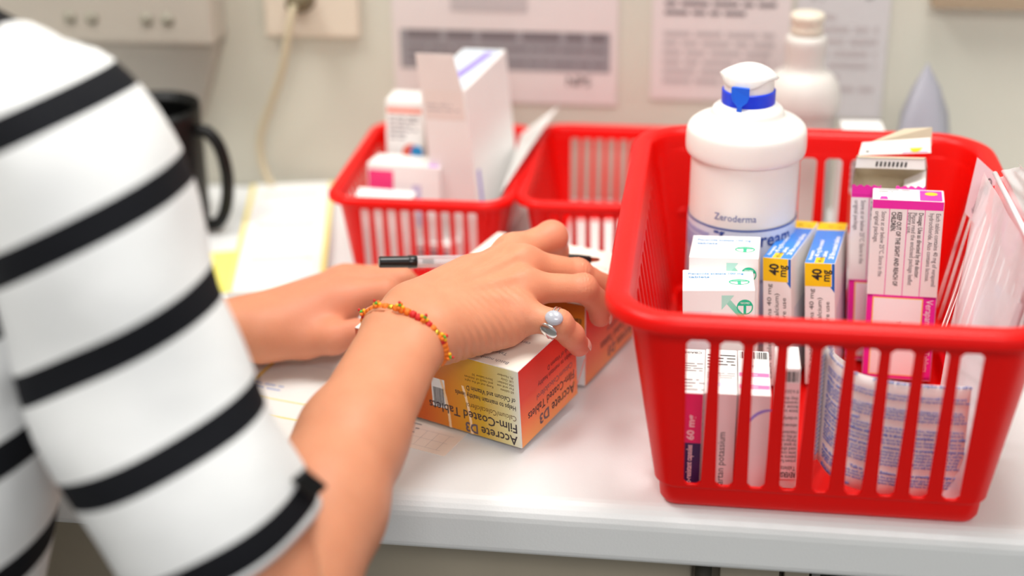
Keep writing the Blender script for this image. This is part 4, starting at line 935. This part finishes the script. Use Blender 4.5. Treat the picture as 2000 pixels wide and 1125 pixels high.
def loft(mb, rings, period, phase, seg=56, fold=.0015, seed=0, fixed=None, tilt=.15, bulge=.12, lin=None):
    """rings: (centre, ra, rb); axis frames from the path; v coordinate in stripe periods"""
    rr = random.Random(seed); cs = [np.array(r[0], float) for r in rings]; n = len(cs); S = np.array([np.concatenate([r[0], r[1:3]]) for r in rings], float)
    D_ = smooth_prof(S, 5); D_ = np.array(D_); m = len(D_); L_ = np.concatenate([[0], np.cumsum(np.linalg.norm(np.diff(D_[:, :3], axis=0), axis=1))])
    ref = np.array(fixed if fixed is not None else (1, 0, 0), float); vs = []; uvs = []; ph = [rr.uniform(0, 6) for _ in range(6)]
    for i in range(m):
        t = D_[min(i+1, m-1), :3]-D_[max(i-1, 0), :3]; t /= np.linalg.norm(t); x = ref-t*(ref@t); x /= np.linalg.norm(x); y = np.cross(t, x)
        for k in range(seg):
            a = 2*pi*k/seg; f = fold*(sin(3*a+ph[0]+L_[i]*30)+.7*sin(5*a+ph[1]-L_[i]*45)+.6*sin(2*a+ph[2]+L_[i]*70))
            p = D_[i, :3]+x*(D_[i, 3]+f)*cos(a)+y*(D_[i, 4]+f)*sin(a); vs.append(p); q_ = p-D_[i, :3]; lv = L_[i] if lin is None else float((p-np.array(lin[0]))@np.array(lin[1]))+lin[2]; uvs.append((k/seg, (lv+.0012*sin(2*a+ph[3])+tilt*float(q_@np.array(R_))-bulge*float(q_@-np.array(fw)))/period+phase))
    fs = [(i*seg+k, i*seg+(k+1) % seg, (i+1)*seg+(k+1) % seg, (i+1)*seg+k) for i in range(m-1) for k in range(seg)]
    mb.add(vs, fs, SH, uvs)
SLV = [((-.350, .632, .252), .038, .036), ((-.328, .622, .2560), .043, .041), ((-.3060, .6110, .2560), .0455, .0450), ((-.2880, .6020, .2430), .0485, .0480), ((-.2765, .5935, .2146), .0500, .0485), ((-.2638, .5832, .1663), .0500, .0490),
       ((-.2452, .5706, .1215), .0508, .0495), ((-.2253, .5613, .0834), .0500, .0490), ((-.2170, .5590, .0660), .0480, .0475)]
mb = MB(); AX = np.array((.071, -.043, -.177)); AX = AX/np.linalg.norm(AX); loft(mb, SLV, .0525, SLP, seed=3, lin=((-.2638, .5832, .1663), AX, .156))
# left sleeve
loft(mb, [((-.602, .744, .300), .02, .02), ((-.600, .745, .290), .045, .045), ((-.585, .757, .23), .052, .052), ((-.56, .775, .16), .052, .052), ((-.535, .79, .10), .051, .051), ((-.525, .797, .075), .050, .050)], .0525, .3, seed=5)
sv_ = tuple(side)
def shirt_torso(p):
    t = None
    for q in (-.085, 0, .085):
        for a_, b_, ra, rb in ((A(-.505, .545, -.16), A(-.48, .605, .10), .096, .087), (A(-.48, .605, .10), A(-.45, .672, .225), .088, .078)):
            e = seg_d(p, a_+side*q, b_+side*q, ra, rb); t = e if t is None else smin(t, e, .04)
    BA = A(-.3218, .6123, .2584)
    t = smin(t, seg_d(p, BA, BA+(LS-RS)*.90, .0440, .0440), .03); t = smin(t, seg_d(p, NK-A(0, 0, .05), NK-A(0, 0, .02), .09, .075), .05)
    return np.maximum(np.maximum(t, .050-seg_d(p, NK-A(0, 0, .06), NK+A(0, 0, .2), .010, .020)), -.19-p[:, 2])
V6, Q6 = sdf_mesh(shirt_torso, (-.75, .42, -.30), (-.20, .90, .42), .0046)
rel = V6-np.array((-.45, .66, .0)); tv = (-rel[:, 2]+.10*(rel@np.array(side, float)))/.0600+SPH
mb.add(V6.tolist(), Q6.tolist(), SH, [(0., float(q)) for q in tv])
shirt = mb.build('striped_shirt', person, smooth=True, solid=.0016, label='black and white striped cotton top')
# little button tab on the cuff
mb = MB(); mb.box((-.0045, -.0014, -.010), (.0045, .0014, .010), BLACKP); tb = mb.build('cuff_tab', shirt, (-.1745, .5640, .1045), (radians(20), radians(-35), radians(30)), bevel=.001, label='small black cuff tab')
# trousers, shoes, hair
TRO = mat('dark_trousers', (40, 42, 52), rough=.8)
mb = MB()
for s in (-1, 1):
    hp = np.array((-.505, .535, -.20))+side*s*.075
    for (pts, rad) in (([hp+[0, 0, .06], hp+[0, 0, -.05], hp+[0, -.01, -.35], hp+[0, -.01, -.66]], [.085, .10, .072, .060]),):
        vs, fs = tube_pts([Vector(p) for p in smooth_prof(pts, 4)], list(np.interp(np.linspace(0, 3, 13), range(4), rad)), 24); mb.add(vs, fs, TRO)
mb.build('trousers', person, smooth=True)
for s in (-1, 1):
    hp = np.array((-.505, .525, -.88))+side*s*.075; mb = MB(); vs, fs = tube_pts([Vector(hp-face*.07), Vector(hp-face*.05), Vector(hp+face*.03), Vector(hp+face*.12), Vector(hp+face*.16)], [.018, .036, .038, .034, .016], 16)
    mb.add([(v[0], v[1], max(v[2], -.8995)) for v in vs], fs, BLACKP); vs, fs = tube_pts([Vector(hp), Vector(hp+np.array([0, 0, .05]))], [.036, .038], 16); mb.add(vs, fs, SK); mb.build('shoe', person, smooth=True)
HAIRM = mat('dark_hair', (38, 26, 22), rough=.45, var=.3, vscale=120, bump=.6, bscale=240)
def hair(p):
    d = ell_d(p, HC+A(0, 0, .028)-face*.008, (.085, .104, .098), Ah); d = smin(d, ell_d(p, HC-face*.075-A(0, 0, .02), (.075, .05, .09), Ah), .03)
    d = smin(d, np.linalg.norm(p-(HC-face*.12+A(0, 0, .02)), axis=1)-.04, .02)
    fcut = ell_d(p, HC+face*.075-A(0, 0, .035), (.066, .08, .100), Ah); return np.maximum(d, -fcut)
V5, Q5 = sdf_mesh(hair, tuple(HC-.24), tuple(HC+.24), .005)
me = bpy.data.meshes.new('hair'); me.from_pydata(V5.tolist(), [], Q5.tolist()); me.materials.append(HAIRM); me.polygons.foreach_set('use_smooth', [True]*len(Q5)); ho = bpy.data.objects.new('hair', me); sm_ = ho.modifiers.new('smooth', 'SMOOTH'); sm_.iterations = 6; finish(ho, person)
for s in (-1, 1):
    mb = MB(); ball(mb, (0, 0, 0), .0115, mat('eye_white', (235, 230, 225), rough=.2), 12); q = HC+face*.0695+side*s*.031+A(0, 0, .012); mb.build('eyeball', person, tuple(q), smooth=True)
    mb = MB(); vs, fs = lathe([(.0001, .0009), (.003, .0006), (.0052, 0)], 16); mb.add(vs, fs, BLACKP); q = HC+face*.0803+side*s*.031+A(0, 0, .012)
    mb.build('iris', person, tuple(q), Vector(face.tolist()).to_track_quat('Z', 'Y').to_euler(), smooth=True)
mb = MB(); vs, fs = tube_pts([Vector((HC+face*.0965+side*a-A(0, 0, .05+abs(a)*.02)).tolist()) for a in (-.02, -.01, 0, .01, .02)], [.002, .0035, .0042, .0035, .002], 8); mb.add(vs, fs, mat('lip', (190, 100, 95), rough=.4)); mb.build('lips', person, smooth=True)

# bracelet ---------------------------------------------------------
ORB = mat('orange_thread', (240, 120, 20), rough=.6); RDB = mat('red_thread', (215, 30, 30), rough=.6); GLD = mat('gold_bead', (225, 180, 60), rough=.25, metal=.8); GRB = mat('green_bead', (90, 190, 60), rough=.4); YLB = mat('yellow_thread', (250, 190, 30), rough=.5)
bdir = W_-FA2; bdir = bdir/np.linalg.norm(bdir); bx = acr-bdir*(acr@bdir); bx /= np.linalg.norm(bx); by = np.cross(bdir, bx); by = by if by[2] > 0 else -by
bc = np.array(BR)+bdir*.002
bra = thing('bracelet', tuple(bc), (0, 0, 0), 'orange and red thread bracelet with gold beads on the right wrist', 'bracelet')
def ringpt(a, dr=0., da=0.): return Vector((bx*(.0268+dr)*cos(a)+by*(.0190+dr)*sin(a)+bdir*(da+.004*cos(a-.6))).tolist())
mb = MB(); vs, fs = tube_pts([ringpt(2*pi*i/60) for i in range(60)], .0011, 8, True); mb.add(vs, fs, RDB); mb.build('cord', bra, smooth=True)
nb_ = 46
for i in range(nb_):
    a = 2*pi*i/nb_; g = i % 9; m_ = GLD if g == 0 else (RDB if g in (4, 5) and (i//9) % 2 else (ORB if i % 2 else (RDB if g in (2, 7) else ORB)))
    mb = MB(); r = .0019 if m_ is GLD else .0023
    t_ = (ringpt(a+.03)-ringpt(a-.03)).normalized(); vs, fs = tube_pts([ringpt(a)-t_*.0017, ringpt(a)-t_*.0012, ringpt(a)+t_*.0012, ringpt(a)+t_*.0017], [r*.5, r, r, r*.5], 10); mb.add(vs, fs, m_); mb.build('bead', bra, smooth=True)
for i, a in enumerate(np.radians([20, 52, 84, 116, 150, 185, 340, 300])):
    mb = MB(); o_ = (ringpt(a, .01)-ringpt(a)).normalized()
    for k in range(4):
        e = Vector((bdir*cos(k*pi/2)*.0019).tolist())+(ringpt(a+.05)-ringpt(a)).normalized()*sin(k*pi/2)*.0019; ball(mb, ringpt(a)+o_*.0024+e, .0011, YLB if k % 2 else ORB, 5)
    ball(mb, ringpt(a)+o_*.0034, .0010, GRB, 5); ball(mb, ringpt(a)+o_*.0048+Vector((0, 0, .0004)), .0009, RDB, 5); mb.build('tassel', bra, smooth=True, label='tiny yellow, green and red tassel')
# ring -------------------------------------------------------------
SIL = mat('silver', (225, 222, 220), rough=.18, metal=1); PRL = mat('pearl', (182, 186, 196), rough=.2, coat=.5)
rc = F_PNK[0]*.10+F_PNK[1]*.90; rd_ = F_PNK[1]-F_PNK[0]; rd_ = rd_/np.linalg.norm(rd_); ru = nor-rd_*(nor@rd_); ru /= np.linalg.norm(ru); rs = np.cross(rd_, ru)
rs = rs if (rs@A(0, -1, 0)) > 0 else -rs
rg = thing('finger_ring', tuple(rc.tolist()), (0, 0, 0), 'silver ring with a grey pearl stone on the little finger', 'ring')
VV = lambda q: Vector([float(t) for t in q])
for da in (-.0011, .0011):
    mb = MB(); vs, fs = tube_pts([VV((ru*cos(t)+rs*sin(t))*.0092+rd_*da) for t in np.linspace(0, 2*pi, 40, endpoint=False)], .0009, 8, True); mb.add(vs, fs, SIL); mb.build('band', rg, smooth=True)
gd = ru*.80+rs*.6; gd /= np.linalg.norm(gd); gs = np.cross(rd_, gd)
def blob(name, c_, r3, m, ax):
    mb = MB(); vs = []; fs = []; n = 14
    for i in range(n+1):
        for k in range(28): th = pi*i/n; f_ = 2*pi*k/28; l_ = (sin(th)*cos(f_)*r3[0], sin(th)*sin(f_)*r3[1], cos(th)*r3[2]); vs.append(VV(c_+ax[0]*l_[0]+ax[1]*l_[1]+ax[2]*l_[2]))
    for i in range(n):
        for k in range(28): j = (k+1) % 28; fs.append((i*28+k, (i+1)*28+k, (i+1)*28+j, i*28+j))
    mb.add(vs, fs, m); mb.build(name, rg, smooth=True)
blob('stone', gd*.0108+rd_*.0012, (.0056, .0046, .0028), PRL, (rd_, gs, gd))
g2 = ru*.1+rs*1.0; g2 /= np.linalg.norm(g2); g2s = np.cross(rd_, g2)
blob('leaf_setting', g2*.0100-rd_*.0005, (.0060, .0044, .0011), SIL, (rd_*.9+g2s*.4, g2s*.9-rd_*.4, g2))

# ================================================================== PAPERS ON THE WORKTOP
def flat_sheet(name, loc, rz, w, d, th, m, label, deco=None, cat='paper', group=None, edge=None):
    mb = MB(); mb.box((-w/2, -d/2, 0), (w/2, d/2, th), m); fr = Frame((-w/2, -d/2, th), (1, 0, 0), (0, 1, 0), w, d)
    if edge: rect(mb, fr, 0, 0, .004, d, edge, .0001); rect(mb, fr, w-.004, 0, w, d, edge, .0001)
    if deco: deco(mb, fr)
    return mb.build(name, None, loc, (0, 0, radians(rz)), label=label, cat=cat)
YED = mat('yellow_paper_edge', (240, 222, 130), rough=.7)
def dd(mb, fr):
    for i in range(6): rect(mb, fr, .012, .02+i*.035, fr.w-.012, .027+i*.035, mat('faint_yellow_print', (242, 232, 205)) if i % 2 else mat('faint_lilac_print', (226, 222, 230)), .0002)
flat_sheet('prescription_pad', (-.337, 1.078, .001), 12, .072, .225, .009, PAPER, 'white stack of yellow-edged forms left of the small baskets', dd, 'paper', None, YED)
flat_sheet('yellow_note', (-.374, 1.015, 0), 20, .06, .08, .0008, mat('yellow_paper', (246, 234, 120), rough=.8), 'yellow paper note beside the stack of forms', None, 'note')
def d3(mb, fr):
    lines(mb, fr, .07, .010, .100, .030, 4, GREY, .2, seed=21)
    for i in range(4): rect(mb, fr, .098+i*.008, .004, .0982+i*.008, .022, GL, .0001)
    for v_ in (.004, .013, .022): rect(mb, fr, .085, v_, .125, v_+.0002, GL, .0001)
flat_sheet('paper_form', (-.2035, .8100, 0), -19, .130, .052, .0004, mat('cream_paper', (240, 226, 214), rough=.6), 'cream printed slip with a grid under the gripped calcium box', d3)
def d4(mb, fr):
    rect(mb, fr, .01, .03, fr.w-.01, .0315, YED, .0001); rect(mb, fr, .01, .05, fr.w-.01, .0512, YED, .0001); lines(mb, fr, .02, .055, .08, .075, 4, LBLUEINK, .3, seed=22)
    rect(mb, fr, .055, .0, .0575, fr.h, YEL if False else mat('gold_line', (238, 205, 60)), .0002)
flat_sheet('paper_form', (-.290, .825, 0), -13, .13, .10, .0005, PAPER, 'white form with yellow ruled lines under the left hand', d4)

flat_sheet('paper_slip', (-.0690, 1.083, .0034), 2, .080, .125, .0005, PAPER, 'white paper slip lying flat on the bottom of the centre rear basket')
# ================================================================== THINGS IN THE SMALL BASKETS
k = Carton(.0362, .0873, .1423, CARD); m = k.mb
rect(m, k.top, .002, .002, .034, .085, mat('pale_blue_print', (205, 216, 226)), .0001); poly(m, k.top, [(.014, .02), (.022, .02), (.03, .08), (.022, .08)], LILAC, .0002)
rect(m, k.right, .006, .02, .011, .075, LILAC); rect(m, k.front, .002, .118, .034, .142, mat('blush_flap', (236, 222, 216)), .0001); lines(m, k.front, .004, .124, .03, .132, 2, GL)
tb_ = k.place('medicine_box', (-.2038, 1.055, .0030), (-12.8, 5, -3.1), 'tall white box with a lilac stripe standing in the left rear basket')
mb = MB(); mb.add([(-.0181, -.0436, .1420), (.0160, -.0436, .1420), (.0120, -.0440, .1700), (-.0178, -.0440, .1700)], [(0, 1, 2, 3)], mat('blush_card', (236, 224, 220))); mb.build('front_flap', tb_, solid=.0004, label='raised cream front flap')
k = Carton(.030, .030, .118, CARD); m = k.mb; lines(m, k.front, .003, .086, .027, .106, 6, GREY, .4, seed=31); rect(m, k.front, .001, .108, .029, .112, mat('coral_print', (240, 140, 120)))
disc(m, k.front, .020, .076, .0070, mat('coral2', (235, 90, 60)), .0002); disc(m, k.front, .0245, .077, .0052, mat('sky_print', (40, 150, 215)), .0003)
k.place('medicine_box', (-.2530, 1.085, .0030), (-2, -2, 1), 'white box with grey print and a red and blue dot, left rear basket')
k = Carton(.058, .028, .060, CARD); m = k.mb; rect(m, k.front, .001, .012, .021, .055, mat('hot_pink_print', (240, 60, 130))); rect(m, k.front, .001, .004, .021, .012, NAVY); rect(m, k.front, .036, .012, .043, .045, mat('lav_print', (205, 196, 225)))
rect(m, k.top, .048, .002, .056, .01, mat('violet_print', (190, 80, 220)))
k.place('medicine_box', (-.2590, 1.045, .0230), (-6, -4, 0), 'white and hot pink box lying low in the left rear basket')
k = Carton(.075, .03, .022, CARD); lines(k.mb, k.front, .002, .002, .07, .018, 4, NAVY, .5, seed=33); k.place('medicine_box', (-.2640, 1.043, .0010), (-6, 0, 0), 'flat white box at the bottom of the left rear basket under the hot pink one')
k = Carton(.012, .012, .138, mat('yellow_card', (245, 215, 80))); k.place('medicine_box', (-.2270, 1.128, .003), (0, 0, 0), 'slim yellow box peeking out behind the tall white box')
mb = MB(); g_ = [[(-.1670, 1.03, .004), (-.1655, 1.09, .004), (-.1650, 1.150, .004)], [(-.1520, 1.025, .070), (-.1520, 1.09, .072), (-.1530, 1.155, .074)], [(-.1470, 1.020, .0800), (-.1370, 1.09, .086), (-.1240, 1.168, .094)]]
mb.add([p for r in g_ for p in r], [(i*3+j, (i+1)*3+j, (i+1)*3+j+1, i*3+j+1) for i in range(2) for j in range(2)], PAPER)
fr = Frame(g_[0][0], Vector(g_[0][2])-Vector(g_[0][0]), Vector(g_[1][0])-Vector(g_[0][0])); lines(mb, fr, .02, .03, .11, .062, 6, GL, .4, l=.0004)
mb.build('leaning_paper', None, solid=.0004, label='white paper leaning on the divide between the two rear baskets', cat='paper')
mb = MB(); mb.add([(-.262, 1.008, .064), (-.222, 1.008, .062), (-.218, 1.035, .066), (-.262, 1.035, .068), (-.262, 1.008, .003), (-.222, 1.008, .003), (-.218, 1.035, .003), (-.262, 1.035, .003)], [(0, 1, 2, 3), (7, 6, 5, 4), (0, 4, 5, 1), (1, 5, 6, 2), (2, 6, 7, 3), (3, 7, 4, 0)], CARD)
mb.build('folded_leaflets', None, label='folded white leaflets at the front left of the left rear basket', cat='leaflets')

# ------------------------------------------------------------------ lift everything to worktop height
for o in bpy.data.objects:
    if o.parent is None and o.type in ('MESH', 'EMPTY'): o.location.z += Z0
